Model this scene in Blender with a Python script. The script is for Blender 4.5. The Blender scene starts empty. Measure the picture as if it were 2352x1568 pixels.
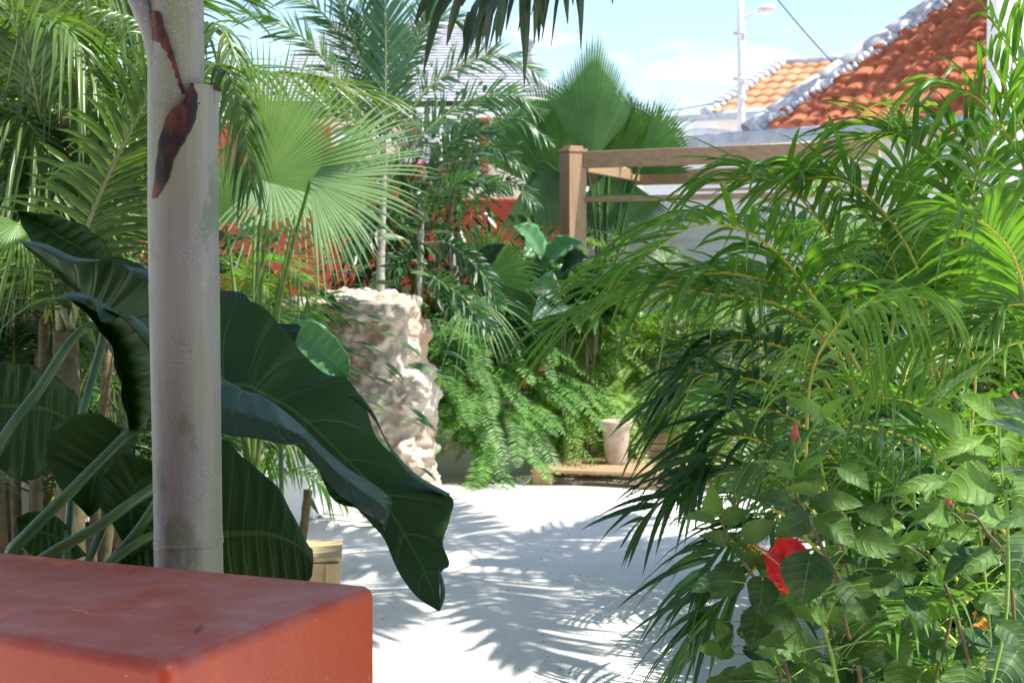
import bpy, math, random, zlib
import numpy as np
from mathutils import Vector, Matrix
R = math.radians
rng = np.random.default_rng(7)
random.seed(7)
scn = bpy.context.scene
C = scn.collection
# ------------------------------------------------------------------ camera
CAM = np.array([0.0, 0.0, 1.5]); FPX = 3415.0; PIT = R(2.9)
UP = np.array([0, math.sin(PIT), math.cos(PIT)]); FW = np.array([0, math.cos(PIT), -math.sin(PIT)])
def W(x, y, D):
    d = FW + (x-1176)/FPX*np.array([1.0, 0, 0]) + (784-y)/FPX*UP
    return CAM + d*(D/d[1])
def Wz(x, y, z):
    d = FW + (x-1176)/FPX*np.array([1.0, 0, 0]) + (784-y)/FPX*UP
    return CAM + d*((z-CAM[2])/d[2])
cam = bpy.data.cameras.new('camera'); co = bpy.data.objects.new('camera', cam); C.objects.link(co)
co.location = CAM; co.rotation_euler = (math.pi/2-PIT, 0, 0)
cam.sensor_width = 36; cam.lens = 36*FPX/2352; cam.clip_end = 500; cam.clip_start = 0.05
cam.dof.use_dof = True; cam.dof.focus_distance = 3.3; cam.dof.aperture_fstop = 9.5
scn.camera = co
# ------------------------------------------------------------------ light
SUN = np.array([0.41, -0.12, 0.90]); SUN /= np.linalg.norm(SUN)
w = bpy.data.worlds.new('World'); scn.world = w; w.use_nodes = True
nt = w.node_tree; bg = nt.nodes['Background']
sk = nt.nodes.new('ShaderNodeTexSky'); sk.sky_type = 'NISHITA'; sk.sun_disc = False
sk.sun_elevation = math.asin(SUN[2]); sk.sun_rotation = math.atan2(SUN[0], SUN[1])
sk.air_density = 1.0; sk.dust_density = 0.6; sk.ozone_density = 1.2
tc = nt.nodes.new('ShaderNodeTexCoord'); mp = nt.nodes.new('ShaderNodeMapping'); mp.inputs['Scale'].default_value = (2.2, 2.2, 7)
mp.inputs['Location'].default_value = (0.3, 0.1, 0.4)
nz = nt.nodes.new('ShaderNodeTexNoise'); nz.inputs['Scale'].default_value = 1.7; nz.inputs['Detail'].default_value = 5; nz.inputs['Roughness'].default_value = .55
rp = nt.nodes.new('ShaderNodeValToRGB'); rp.color_ramp.elements[0].position = .55; rp.color_ramp.elements[1].position = .78
mx = nt.nodes.new('ShaderNodeMixRGB'); mx.inputs[2].default_value = (9.5, 9.8, 10.5, 1)
nt.links.new(tc.outputs['Generated'], mp.inputs[0]); nt.links.new(mp.outputs[0], nz.inputs[0]); nt.links.new(nz.outputs[0], rp.inputs[0])
nt.links.new(rp.outputs[0], mx.inputs[0]); nt.links.new(sk.outputs[0], mx.inputs[1]); nt.links.new(mx.outputs[0], bg.inputs[0])
bg.inputs[1].default_value = 0.13
sl = bpy.data.lights.new('sun', 'SUN'); sl.energy = 4.6; sl.angle = R(0.5); sl.color = (1, .95, .86)
so = bpy.data.objects.new('sun', sl); C.objects.link(so); so.rotation_euler = Vector(SUN).to_track_quat('Z', 'Y').to_euler()
scn.view_settings.view_transform = 'Standard'; scn.view_settings.look = 'None'; scn.view_settings.exposure = 1.0
scn.view_settings.gamma = 1
scn.render.engine = 'CYCLES'
scn.cycles.max_bounces = 8; scn.cycles.diffuse_bounces = 5; scn.cycles.transmission_bounces = 6
# ------------------------------------------------------------------ materials
MATS = {}
class NT:
    def __init__(s, m): s.t = m.node_tree
    def n(s, typ, **k):
        o = s.t.nodes.new(typ)
        for a, v in k.items():
            if a.startswith('i_'): o.inputs[int(a[2:])].default_value = v
            else: setattr(o, a, v)
        return o
    def l(s, a, b): s.t.links.new(a, b)
    def math(s, op, a, b=None, c=None):
        o = s.t.nodes.new('ShaderNodeMath'); o.operation = op
        for i, v in enumerate((a, b, c)):
            if v is None: continue
            if isinstance(v, (int, float)): o.inputs[i].default_value = v
            else: s.l(v, o.inputs[i])
        return o.outputs[0]
    def mix(s, f, a, b, mode='MIX'):
        o = s.t.nodes.new('ShaderNodeMixRGB'); o.blend_type = mode
        for i, v in enumerate((f, a, b)):
            if isinstance(v, (int, float)): o.inputs[i].default_value = v
            elif isinstance(v, tuple): o.inputs[i].default_value = (*v[:3], 1)
            else: s.l(v, o.inputs[i])
        return o.outputs[0]
    def noise(s, scale, detail=4, rough=.55, coord=None, stretch=None, out=0):
        t = s.n('ShaderNodeTexCoord'); m = s.n('ShaderNodeMapping')
        if stretch: m.inputs['Scale'].default_value = stretch
        s.l(t.outputs['Object'] if coord is None else coord, m.inputs[0])
        o = s.n('ShaderNodeTexNoise'); o.inputs['Scale'].default_value = scale; o.inputs['Detail'].default_value = detail; o.inputs['Roughness'].default_value = rough
        s.l(m.outputs[0], o.inputs[0]); return o.outputs[out]
    def ramp(s, f, p0, p1, c0=(0, 0, 0), c1=(1, 1, 1)):
        o = s.n('ShaderNodeValToRGB'); e = o.color_ramp.elements
        e[0].position = p0; e[1].position = p1; e[0].color = (*c0, 1); e[1].color = (*c1, 1)
        s.l(f, o.inputs[0]); return o.outputs[0]
    def bump(s, h, strength=.3, dist=.01):
        o = s.n('ShaderNodeBump'); o.inputs['Strength'].default_value = strength; o.inputs['Distance'].default_value = dist
        s.l(h, o.inputs['Height']); return o.outputs[0]
def newmat(name):
    m = bpy.data.materials.new(name); m.use_nodes = True; MATS[name] = m
    return m, NT(m), m.node_tree.nodes['Principled BSDF'], m.node_tree.nodes['Material Output']
def leafmat(name, dark, light, tr=.35, rough=.38, spec=.5, tip=None, mid=None, veins=0, trc=None, nscale=6):
    m, q, b, out = newmat(name)
    at = q.n('ShaderNodeAttribute', attribute_name='tint')
    uv = q.n('ShaderNodeUVMap'); sp = q.n('ShaderNodeSeparateXYZ'); q.l(uv.outputs[0], sp.inputs[0])
    nv = q.noise(nscale, 3)
    f = q.math('ADD', q.math('MULTIPLY', at.outputs['Fac'], .8), q.math('MULTIPLY_ADD', nv, 1.0, -.4))
    col = q.mix(f, dark, light)
    o = q.t.nodes[-1]; o.use_clamp = True
    au = q.math('ABSOLUTE', q.math('MULTIPLY_ADD', sp.outputs[0], 2.0, -1.0))
    if tip:
        tv = q.math('MULTIPLY_ADD', nv, .5, sp.outputs[1])
        col = q.mix(q.ramp(tv, 1.13, 1.25) if False else q.ramp(q.math('MULTIPLY', tv, .7), .82, .90), col, tip)
    h = None
    if veins:
        # side veins leave the midrib and sweep forward
        vv = q.math('MULTIPLY_ADD', q.math('POWER', au, 1.5), -.05 if veins > 0 else -.22, sp.outputs[1])
        fr = q.math('ABSOLUTE', q.math('SUBTRACT', q.math('FRACT', q.math('MULTIPLY', vv, abs(veins))), .5))
        wv = q.math('MULTIPLY_ADD', au, .020, .474)
        vm = q.math('GREATER_THAN', fr, wv)
        vs = q.n('ShaderNodeMapRange', interpolation_type='SMOOTHSTEP'); q.l(fr, vs.inputs[0]); vs.inputs[1].default_value = .34; vs.inputs[2].default_value = .5
        mm = q.math('LESS_THAN', au, .035)
        vm = q.math('MAXIMUM', vm, mm)
        col = q.mix(q.math('MULTIPLY', vm, .48), col, mid)
        h = q.math('MULTIPLY', vs.outputs[0], -1.0)
        bp = q.bump(h, .35, .008); q.l(bp, b.inputs['Normal'])
    elif mid:
        mm = q.math('LESS_THAN', au, .10)
        col = q.mix(q.math('MULTIPLY', mm, .55), col, mid)
    q.l(col, b.inputs['Base Color']); b.inputs['Roughness'].default_value = rough; b.inputs['Specular IOR Level'].default_value = spec
    t = q.n('ShaderNodeBsdfTranslucent'); tcx = q.mix(1.0, col, trc or (1.5, 1.7, .45), 'MULTIPLY'); q.l(tcx, t.inputs[0])
    ms = q.n('ShaderNodeMixShader', i_0=tr); q.l(b.outputs[0], ms.inputs[1]); q.l(t.outputs[0], ms.inputs[2]); q.l(ms.outputs[0], out.inputs[0])
    return m
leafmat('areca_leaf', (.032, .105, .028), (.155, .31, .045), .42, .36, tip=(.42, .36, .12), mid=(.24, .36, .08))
leafmat('areca_shade_leaf', (.019, .070, .023), (.080, .195, .040), .3, .33, tip=(.3, .28, .1), mid=(.09, .18, .05))  # areca leaf with shade painted in as darker greens
leafmat('fan_leaf', (.13, .24, .12), (.29, .43, .22), .35, .45, tip=(.45, .33, .16), mid=(.26, .40, .18))
leafmat('big_fan_leaf', (.05, .14, .05), (.17, .33, .10), .32, .42, tip=(.20, .26, .16), mid=(.16, .29, .12))
leafmat('foxtail_leaf', (.045, .12, .06), (.12, .24, .12), .3, .38, tip=(.25, .26, .12))
leafmat('coconut_leaf', (.035, .09, .03), (.15, .24, .06), .35, .35, tip=(.42, .32, .12), mid=(.25, .3, .1))
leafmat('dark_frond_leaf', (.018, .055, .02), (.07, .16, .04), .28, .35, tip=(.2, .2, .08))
leafmat('hang_frond_leaf', (.025, .055, .022), (.06, .11, .04), .15, .4, tip=(.10, .07, .03))
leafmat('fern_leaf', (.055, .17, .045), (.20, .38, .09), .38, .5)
leafmat('sunny_fern_leaf', (.14, .28, .05), (.36, .52, .14), .42, .5)  # same fern, sunlight put into the paler colours
leafmat('glossy_leaf', (.02, .065, .022), (.07, .16, .045), .2, .34, spec=.5)
leafmat('elephant_under', (.016, .058, .010), (.050, .145, .016), .42, .55, mid=(.13, .24, .07), veins=9, nscale=5, trc=(1.6, 1.9, .35))
leafmat('elephant_top', (.012, .055, .028), (.035, .10, .050), .12, .45, spec=.45, mid=(.06, .13, .07), veins=9, nscale=5)
leafmat('elephant_sunny', (.08, .24, .10), (.16, .36, .16), .3, .35, mid=(.3, .5, .3), veins=7)  # paler elephant ear copy, sunlight put into its colour
leafmat('hibiscus_leaf', (.014, .050, .024), (.17, .33, .05), .26, .50, spec=.3, mid=(.13, .26, .08), veins=-6, nscale=14)
leafmat('petal_red', (.62, .012, .016), (.75, .03, .03), .3, .45, trc=(1.2, .3, .3))
leafmat('petal_orange', (.7, .25, .02), (.8, .38, .04), .3, .45, trc=(1.2, .8, .3))
leafmat('bud_pink', (.55, .10, .09), (.65, .25, .16), .2, .45, trc=(1.2, .6, .5))
leafmat('bud_green', (.10, .24, .04), (.20, .38, .07), .3, .4)
def simple(name, c0, c1, scale=8, rough=.6, stretch=None, bump=.2, bd=.01, spec=.3, p0=.35, p1=.7, detail=5):
    m, q, b, out = newmat(name)
    n = q.noise(scale, detail, .6, stretch=stretch)
    q.l(q.ramp(n, p0, p1, c0, c1), b.inputs['Base Color']); b.inputs['Roughness'].default_value = rough
    b.inputs['Specular IOR Level'].default_value = spec
    if bump: q.l(q.bump(n, bump, bd), b.inputs['Normal'])
    return m
simple('rachis_green', (.10, .2, .04), (.2, .32, .07), 20, .4, bump=0)
simple('rachis_yellow', (.42, .40, .05), (.50, .48, .08), 20, .4, bump=0)
simple('rachis_pale', (.25, .29, .13), (.36, .38, .2), 20, .5, bump=0)
simple('petiole_green', (.030, .095, .022), (.095, .19, .05), 9, .33, stretch=(1, 1, .3), bump=.08, spec=.5)
simple('stem_brown', (.10, .09, .04), (.2, .16, .08), 40, .6)
simple('stem_green', (.16, .32, .05), (.28, .45, .09), 30, .45, bump=0)
simple('cane', (.20, .26, .07), (.36, .38, .14), 25, .5)
simple('slim_bark', (.30, .28, .24), (.55, .52, .46), 14, .8, stretch=(1, 1, 3))
simple('brown_sheath', (.012, .008, .010), (.16, .05, .022), 14, .5, stretch=(1, 1, .35), bump=.5, bd=.004, p0=.44, p1=.60)
simple('sheath_cut', (.28, .16, .09), (.45, .30, .18), 60, .8)
simple('rubble', (.30, .24, .17), (.62, .53, .42), 7, .9, bump=.8, bd=.03, p0=.3, p1=.65)
simple('pebble', (.25, .24, .22), (.45, .43, .4), 60, .9)
simple('lamp_metal', (.50, .50, .54), (.62, .62, .66), 5, .5, bump=0)
simple('galvanised', (.34, .36, .40), (.5, .52, .56), 9, .5)
simple('cable_black', (.03, .03, .04), (.05, .05, .06), 5, .6, bump=0)
simple('lamp_glass', (.75, .68, .55), (.8, .75, .65), 5, .2, bump=0)
simple('white_paint', (.72, .71, .69), (.82, .81, .79), 3, .8, bump=.25, bd=.01)
simple('cream_paint', (.62, .52, .40), (.74, .63, .50), 2.5, .85, bump=.1)
simple('shiplap_paint', (.50, .51, .52), (.60, .61, .62), 3, .6, stretch=(.3, .3, 4), bump=.05)
simple('glass_dark', (.05, .06, .08), (.09, .1, .12), 2, .15, bump=0, spec=.6)
simple('curtain', (.5, .42, .55), (.66, .6, .7), 12, .9, stretch=(3, 3, .2))
simple('red_trim', (.35, .05, .04), (.42, .07, .05), 5, .6)
simple('clay_pot', (.45, .36, .28), (.62, .54, .45), 12, .8)
simple('box_stain', (.22, .09, .035), (.33, .15, .06), 12, .7, stretch=(.3, 1, 4))
simple('soil_grit', (.20, .17, .13), (.36, .31, .25), 30, .9)
simple('soil', (.05, .035, .025), (.12, .085, .06), 30, .95, bump=.8, bd=.02)
simple('shingle', (.36, .37, .40), (.60, .60, .63), 9, .85, stretch=(1, 1, 5), bump=.4, bd=.02)
simple('hip_mortar', (.40, .39, .41), (.70, .69, .70), 9, .85, bump=.4, bd=.02)
simple('orange_tile', (.33, .075, .035), (.52, .17, .075), 5, .75, bump=.25, bd=.01, p0=.3, p1=.7)
simple('far_tile', (.46, .19, .09), (.62, .33, .18), 2, .8, bump=.1)
simple('anther', (.75, .30, .02), (.85, .45, .05), 90, .6, bump=0)
simple('tower_fabric', (.72, .71, .69), (.8, .79, .77), 3, .8)
def woodmat(name, c0, c1, axis):
    st = [14, 14, 14]; st[axis] = 1.2
    m, q, b, out = newmat(name)
    n = q.noise(2.2, 6, .65, stretch=tuple(st)); n2 = q.noise(1.1, 3)
    col = q.ramp(n, .3, .7, c0, c1)
    col = q.mix(q.math('MULTIPLY', n2, .35), col, tuple(x*.55 for x in c0))
    vo = q.n('ShaderNodeTexVoronoi'); vo.inputs['Scale'].default_value = 3.1
    t = q.n('ShaderNodeTexCoord'); q.l(t.outputs['Object'], vo.inputs[0])
    kn = q.ramp(vo.outputs[0], .05, .09, (1, 1, 1), (0, 0, 0))
    col = q.mix(q.math('MULTIPLY', kn, .5), col, (.16, .08, .03))
    q.l(col, b.inputs['Base Color']); b.inputs['Roughness'].default_value = .62; b.inputs['Specular IOR Level'].default_value = .3
    q.l(q.bump(n, .25, .004), b.inputs['Normal'])
for nm, c0, c1 in (('pine', (.34, .21, .12), (.50, .34, .21)), ('pale_wood', (.46, .34, .18), (.62, .49, .28))):
    for a, s in enumerate('xyz'): woodmat(nm+'_'+s, c0, c1, a)
# sand
m, q, b, out = newmat('sand')
n1 = q.noise(1.2, 5); n2 = q.noise(26, 6, .7); n3 = q.noise(170, 2)
col = q.mix(q.ramp(n1, .3, .7), (.71, .695, .67), (.79, .775, .75))
vo = q.n('ShaderNodeTexVoronoi'); vo.inputs['Scale'].default_value = 21; vo.inputs['Randomness'].default_value = 1
t = q.n('ShaderNodeTexCoord'); q.l(t.outputs['Object'], vo.inputs[0])
msk = q.math('MULTIPLY', q.ramp(vo.outputs[0], .06, .13, (1, 1, 1), (0, 0, 0)), q.ramp(q.noise(5, 2), .50, .62))
col = q.mix(q.math('MULTIPLY', msk, .75), col, (.22, .20, .17))
col = q.mix(q.math('MULTIPLY', q.ramp(n3, .3, .55, (1, 1, 1), (0, 0, 0)), .18), col, (.4, .37, .32))
q.l(col, b.inputs['Base Color']); b.inputs['Roughness'].default_value = .95; b.inputs['Specular IOR Level'].default_value = .15
hh = q.math('ADD', q.math('MULTIPLY', n1, 1.4), q.math('ADD', q.math('MULTIPLY', n2, .35), q.math('MULTIPLY', n3, .08)))
q.l(q.bump(hh, .7, .03), b.inputs['Normal'])
# red stucco
def stucco(name, c0, c1, crack=False, rough=.42):
    m, q, b, out = newmat(name)
    n = q.noise(3.2, 5, .6); n2 = q.noise(60, 5, .6); n4 = q.noise(9, 6, .7)
    col = q.mix(q.ramp(n, .35, .65), c0, c1)
    sp = q.noise(150, 2, .5)
    if crack:
        # pale hairlines, lime blooms and specks
        wv = q.n('ShaderNodeTexCoord'); ad = q.n('ShaderNodeVectorMath', operation='ADD')
        nn = q.n('ShaderNodeTexNoise'); nn.inputs['Scale'].default_value = 6; nn.inputs['Detail'].default_value = 4
        q.l(wv.outputs['Object'], nn.inputs[0]); sc = q.n('ShaderNodeVectorMath', operation='SCALE'); sc.inputs['Scale'].default_value = .22
        q.l(nn.outputs['Color'], sc.inputs[0]); q.l(wv.outputs['Object'], ad.inputs[0]); q.l(sc.outputs[0], ad.inputs[1])
        v = q.n('ShaderNodeTexVoronoi', feature='DISTANCE_TO_EDGE'); v.inputs['Scale'].default_value = 2.6; q.l(ad.outputs[0], v.inputs[0])
        cr = q.math('MULTIPLY', q.ramp(v.outputs[0], .003, .012, (1, 1, 1), (0, 0, 0)), q.ramp(q.noise(2.6, 2), .47, .6))
        col = q.mix(q.math('MULTIPLY', cr, .6), col, (.58, .27, .25))
        v2 = q.n('ShaderNodeTexVoronoi', feature='DISTANCE_TO_EDGE'); v2.inputs['Scale'].default_value = 1.7; q.l(ad.outputs[0], v2.inputs[0])
        mp2 = q.math('MULTIPLY', q.ramp(v2.outputs[0], .001, .004, (1, 1, 1), (0, 0, 0)), q.ramp(q.noise(1.5, 2), .52, .6))
        col = q.mix(q.math('MULTIPLY', mp2, .6), col, (.12, .02, .02))
        ge = q.n('ShaderNodeNewGeometry'); sz_ = q.n('ShaderNodeSeparateXYZ'); q.l(ge.outputs['Normal'], sz_.inputs[0])
        dust = q.math('MULTIPLY', q.math('MULTIPLY', q.ramp(n4, .40, .7), .5), q.math('MAXIMUM', sz_.outputs[2], .08))
        col = q.mix(dust, col, (.50, .26, .25))
    col = q.mix(q.math('MULTIPLY', q.ramp(sp, .735, .77), .6), col, (.62, .5, .45))
    q.l(col, b.inputs['Base Color']); b.inputs['Roughness'].default_value = rough; b.inputs['Specular IOR Level'].default_value = .5
    q.l(q.bump(q.math('ADD', q.math('MULTIPLY', n4, 1.0), q.math('MULTIPLY', n2, .25)), .35, .006), b.inputs['Normal'])
stucco('red_stucco', (.35, .040, .008), (.42, .058, .012), True)
stucco('red_wall_paint', (.40, .055, .035), (.48, .075, .045), False, .7)
# palm trunk skin
m, q, b, out = newmat('crownshaft')
n = q.noise(5, 4, .6, stretch=(1, 1, .5)); st = q.noise(55, 4, .7, stretch=(1, 1, .045)); pt = q.noise(9, 5, .65, stretch=(1, 1, .6)); yl = q.noise(6, 4, .6, stretch=(1.6, 1.6, .45))
col = q.mix(q.ramp(n, .35, .65), (.175, .180, .170), (.235, .238, .228))
col = q.mix(q.math('MULTIPLY', q.ramp(yl, .42, .62), .7), col, (.22, .245, .12))
col = q.mix(q.math('MULTIPLY', q.ramp(pt, .56, .62), .7), col, (.085, .135, .05))
col = q.mix(q.math('MULTIPLY', q.ramp(q.noise(7, 5, .6, stretch=(1, 1, .5)), .67, .74), .6), col, (.42, .30, .06))
col = q.mix(q.math('MULTIPLY', q.ramp(st, .3, .55, (1, 1, 1), (0, 0, 0)), .5), col, (.15, .16, .10))
dk_ = q.math('MULTIPLY', q.ramp(q.noise(330, 2, .6), .55, .66), q.ramp(q.noise(4.5, 4), .46, .60))
col = q.mix(q.math('MULTIPLY', dk_, .7), col, (.07, .08, .055))
vo = q.n('ShaderNodeTexVoronoi'); vo.inputs['Scale'].default_value = 150; t = q.n('ShaderNodeTexCoord'); q.l(t.outputs['Object'], vo.inputs[0])
ds = q.math('MULTIPLY', q.ramp(vo.outputs[0], .12, .22, (1, 1, 1), (0, 0, 0)), q.ramp(q.noise(8, 3), .42, .6))
col = q.mix(q.math('MULTIPLY', ds, .55), col, (.70, .68, .62))
v3 = q.n('ShaderNodeTexVoronoi'); v3.inputs['Scale'].default_value = 26; q.l(t.outputs['Object'], v3.inputs[0])
col = q.mix(q.math('MULTIPLY', q.ramp(v3.outputs[0], .04, .09, (1, 1, 1), (0, 0, 0)), .6), col, (.15, .08, .07))
q.l(col, b.inputs['Base Color']); b.inputs['Roughness'].default_value = .5
q.l(q.bump(q.math('ADD', st, q.math('MULTIPLY', ds, .5)), .45, .003), b.inputs['Normal'])
# coral stone
m, q, b, out = newmat('coral_stone')
n = q.noise(4, 8, .7); n2 = q.noise(18, 6, .7)
col = q.ramp(n, .32, .66, (.46, .36, .26), (.80, .74, .64))
col = q.mix(q.math('MULTIPLY', q.ramp(q.noise(2.4, 4), .5, .66), .6), col, (.55, .27, .14))
q.l(col, b.inputs['Base Color']); b.inputs['Roughness'].default_value = .95
q.l(q.bump(q.math('ADD', q.math('MULTIPLY', n, .5), q.math('MULTIPLY', n2, .8)), 1.0, .03), b.inputs['Normal'])
# stained white wall
m, q, b, out = newmat('stained_white')
n = q.noise(3, 6, .7)
col = q.mix(q.math('MULTIPLY', q.ramp(n, .60, .72), .5), (.84, .835, .82), (.22, .22, .22))
q.l(col, b.inputs['Base Color']); b.inputs['Roughness'].default_value = .85
# ------------------------------------------------------------------ mesh builder
class MB:
    def __init__(s): s.V = []; s.F = []; s.UV = []; s.T = []; s.M = []; s.n = 0
    def raw(s, V, F, uv=None, tint=0., mat=0):
        V = np.asarray(V, float).reshape(-1, 3); F = [tuple(int(i)+s.n for i in f) for f in F]
        s.V.append(V); s.F += F; s.UV.append(np.zeros((len(V), 2)) if uv is None else np.asarray(uv).reshape(-1, 2))
        s.T.append(np.broadcast_to(np.asarray(tint, float), (len(V),)).copy()); s.M += [mat]*len(F); s.n += len(V)
    def grids(s, P, uv=None, tint=0., mat=0):
        """P (L,n,m,3) batch of grids"""
        P = np.asarray(P, float)
        if P.ndim == 3: P = P[None]
        L, n, m, _ = P.shape
        idx = np.arange(L*n*m).reshape(L, n, m)
        F = np.stack([idx[:, :-1, :-1], idx[:, 1:, :-1], idx[:, 1:, 1:], idx[:, :-1, 1:]], -1).reshape(-1, 4)+s.n
        s.V.append(P.reshape(-1, 3)); s.F += F.tolist()
        if uv is None:
            u = np.linspace(0, 1, m)[None, None, :]; v = np.linspace(0, 1, n)[None, :, None]
            uv = np.stack(np.broadcast_arrays(u+0*v, v+0*u), -1)
        s.UV.append(np.broadcast_to(uv, (L, n, m, 2)).reshape(-1, 2))
        t = np.asarray(tint, float)
        if t.ndim == 0: t = np.full((L,), float(t))
        s.T.append(np.broadcast_to(t[:, None, None], (L, n, m)).reshape(-1)); s.M += [mat]*len(F); s.n += L*n*m
    def tube(s, pts, rad, k=8, mat=0, tint=0., cap=True):
        pts = np.asarray(pts, float); n = len(pts); rad = np.broadcast_to(np.asarray(rad, float), (n,))
        T = np.gradient(pts, axis=0); T /= np.linalg.norm(T, axis=1)[:, None]+1e-9
        ref = np.array([0, 0, 1.]) if abs(T[:, 2]).mean() < .8 else np.array([1., 0, 0])
        A = np.cross(T, ref); A /= np.linalg.norm(A, axis=1)[:, None]; B = np.cross(T, A)
        th = np.linspace(0, 2*math.pi, k, endpoint=False)
        V = pts[:, None]+rad[:, None, None]*(A[:, None]*np.cos(th)[None, :, None]+B[:, None]*np.sin(th)[None, :, None])
        F = []
        for i in range(n-1):
            for j in range(k): F.append((i*k+j, i*k+(j+1) % k, (i+1)*k+(j+1) % k, (i+1)*k+j))
        if cap: F.append(tuple(range(k))[::-1]); F.append(tuple((n-1)*k+j for j in range(k)))
        uv = np.stack(np.broadcast_arrays((th/(2*math.pi))[None], np.linspace(0, 1, n)[:, None]), -1)
        s.raw(V, F, uv, tint, mat)
    def box(s, c, size, ax=None, mat=0):
        c = np.asarray(c, float); h = np.asarray(size, float)/2; ax = np.eye(3) if ax is None else np.asarray(ax, float)
        V = [c+ax[0]*h[0]*i+ax[1]*h[1]*j+ax[2]*h[2]*k for i in (-1, 1) for j in (-1, 1) for k in (-1, 1)]
        F = [(0, 1, 3, 2), (4, 6, 7, 5), (0, 4, 5, 1), (2, 3, 7, 6), (0, 2, 6, 4), (1, 5, 7, 3)]
        s.raw(V, F, None, 0., mat)
    def build(s, name, mats, parent=None, smooth=True, bevel=0, solid=0, loc=None, label=None):
        me = bpy.data.meshes.new(name)
        V = np.concatenate(s.V) if s.V else np.zeros((0, 3))
        if parent is not None:
            r = parent
            while r.parent: r = r.parent
            o0 = np.array(r.location)
        else: o0 = np.zeros(3) if loc is None else np.array(loc, float)
        V = V-o0
        me.from_pydata(V.tolist(), [], s.F)
        for mn in ([mats] if isinstance(mats, str) else mats): me.materials.append(MATS[mn])
        uvl = me.uv_layers.new(name='UVMap'); li = np.zeros(len(me.loops), np.int32); me.loops.foreach_get('vertex_index', li)
        uvl.data.foreach_set('uv', np.concatenate(s.UV)[li].astype(np.float32).ravel())
        a = me.attributes.new('tint', 'FLOAT', 'POINT'); a.data.foreach_set('value', np.concatenate(s.T).astype(np.float32))
        me.polygons.foreach_set('material_index', np.array(s.M, np.int32))
        me.polygons.foreach_set('use_smooth', np.full(len(s.F), smooth)); me.update()
        o = bpy.data.objects.new(name, me); C.objects.link(o)
        if parent is not None: o.parent = parent
        else: o.location = o0
        if solid: md = o.modifiers.new('solid', 'SOLIDIFY'); md.thickness = solid; md.offset = 0
        if bevel: md = o.modifiers.new('bevel', 'BEVEL'); md.width = bevel; md.segments = 3; md.limit_method = 'ANGLE'
        if label: o['label'] = label
        return o
def tag(o, label=None, cat=None, group=None, kind=None):
    for k, v in (('label', label), ('category', cat), ('group', group), ('kind', kind)):
        if v: o[k] = v
    return o
def thing(name, label, cat, loc, group=None):
    global rng
    sd_ = zlib.crc32((label+'%.2f%.2f' % (loc[0], loc[1])).encode()); rng = np.random.default_rng(sd_); random.seed(sd_)
    o = bpy.data.objects.new(name, None); C.objects.link(o); o.location = [float(v) for v in loc]; o.empty_display_size = .1
    return tag(o, label, cat, group)
def nrm(v): return v/(np.linalg.norm(v, axis=-1, keepdims=True)+1e-9)
def catmull(P, n):
    P = np.asarray(P, float)
    if len(P) == 2: t = np.linspace(0, 1, n)[:, None]; return P[0]*(1-t)+P[1]*t
    Q = np.vstack([2*P[0]-P[1], P, 2*P[-1]-P[-2]]); m = len(P)-1
    u = np.linspace(0, m, n); i = np.minimum(u.astype(int), m-1); t = (u-i)[:, None]
    a, b_, c, d = Q[i], Q[i+1], Q[i+2], Q[i+3]
    return .5*((2*b_)+(-a+c)*t+(2*a-5*b_+4*c-d)*t*t+(-a+3*b_-3*c+d)*t**3)
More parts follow.
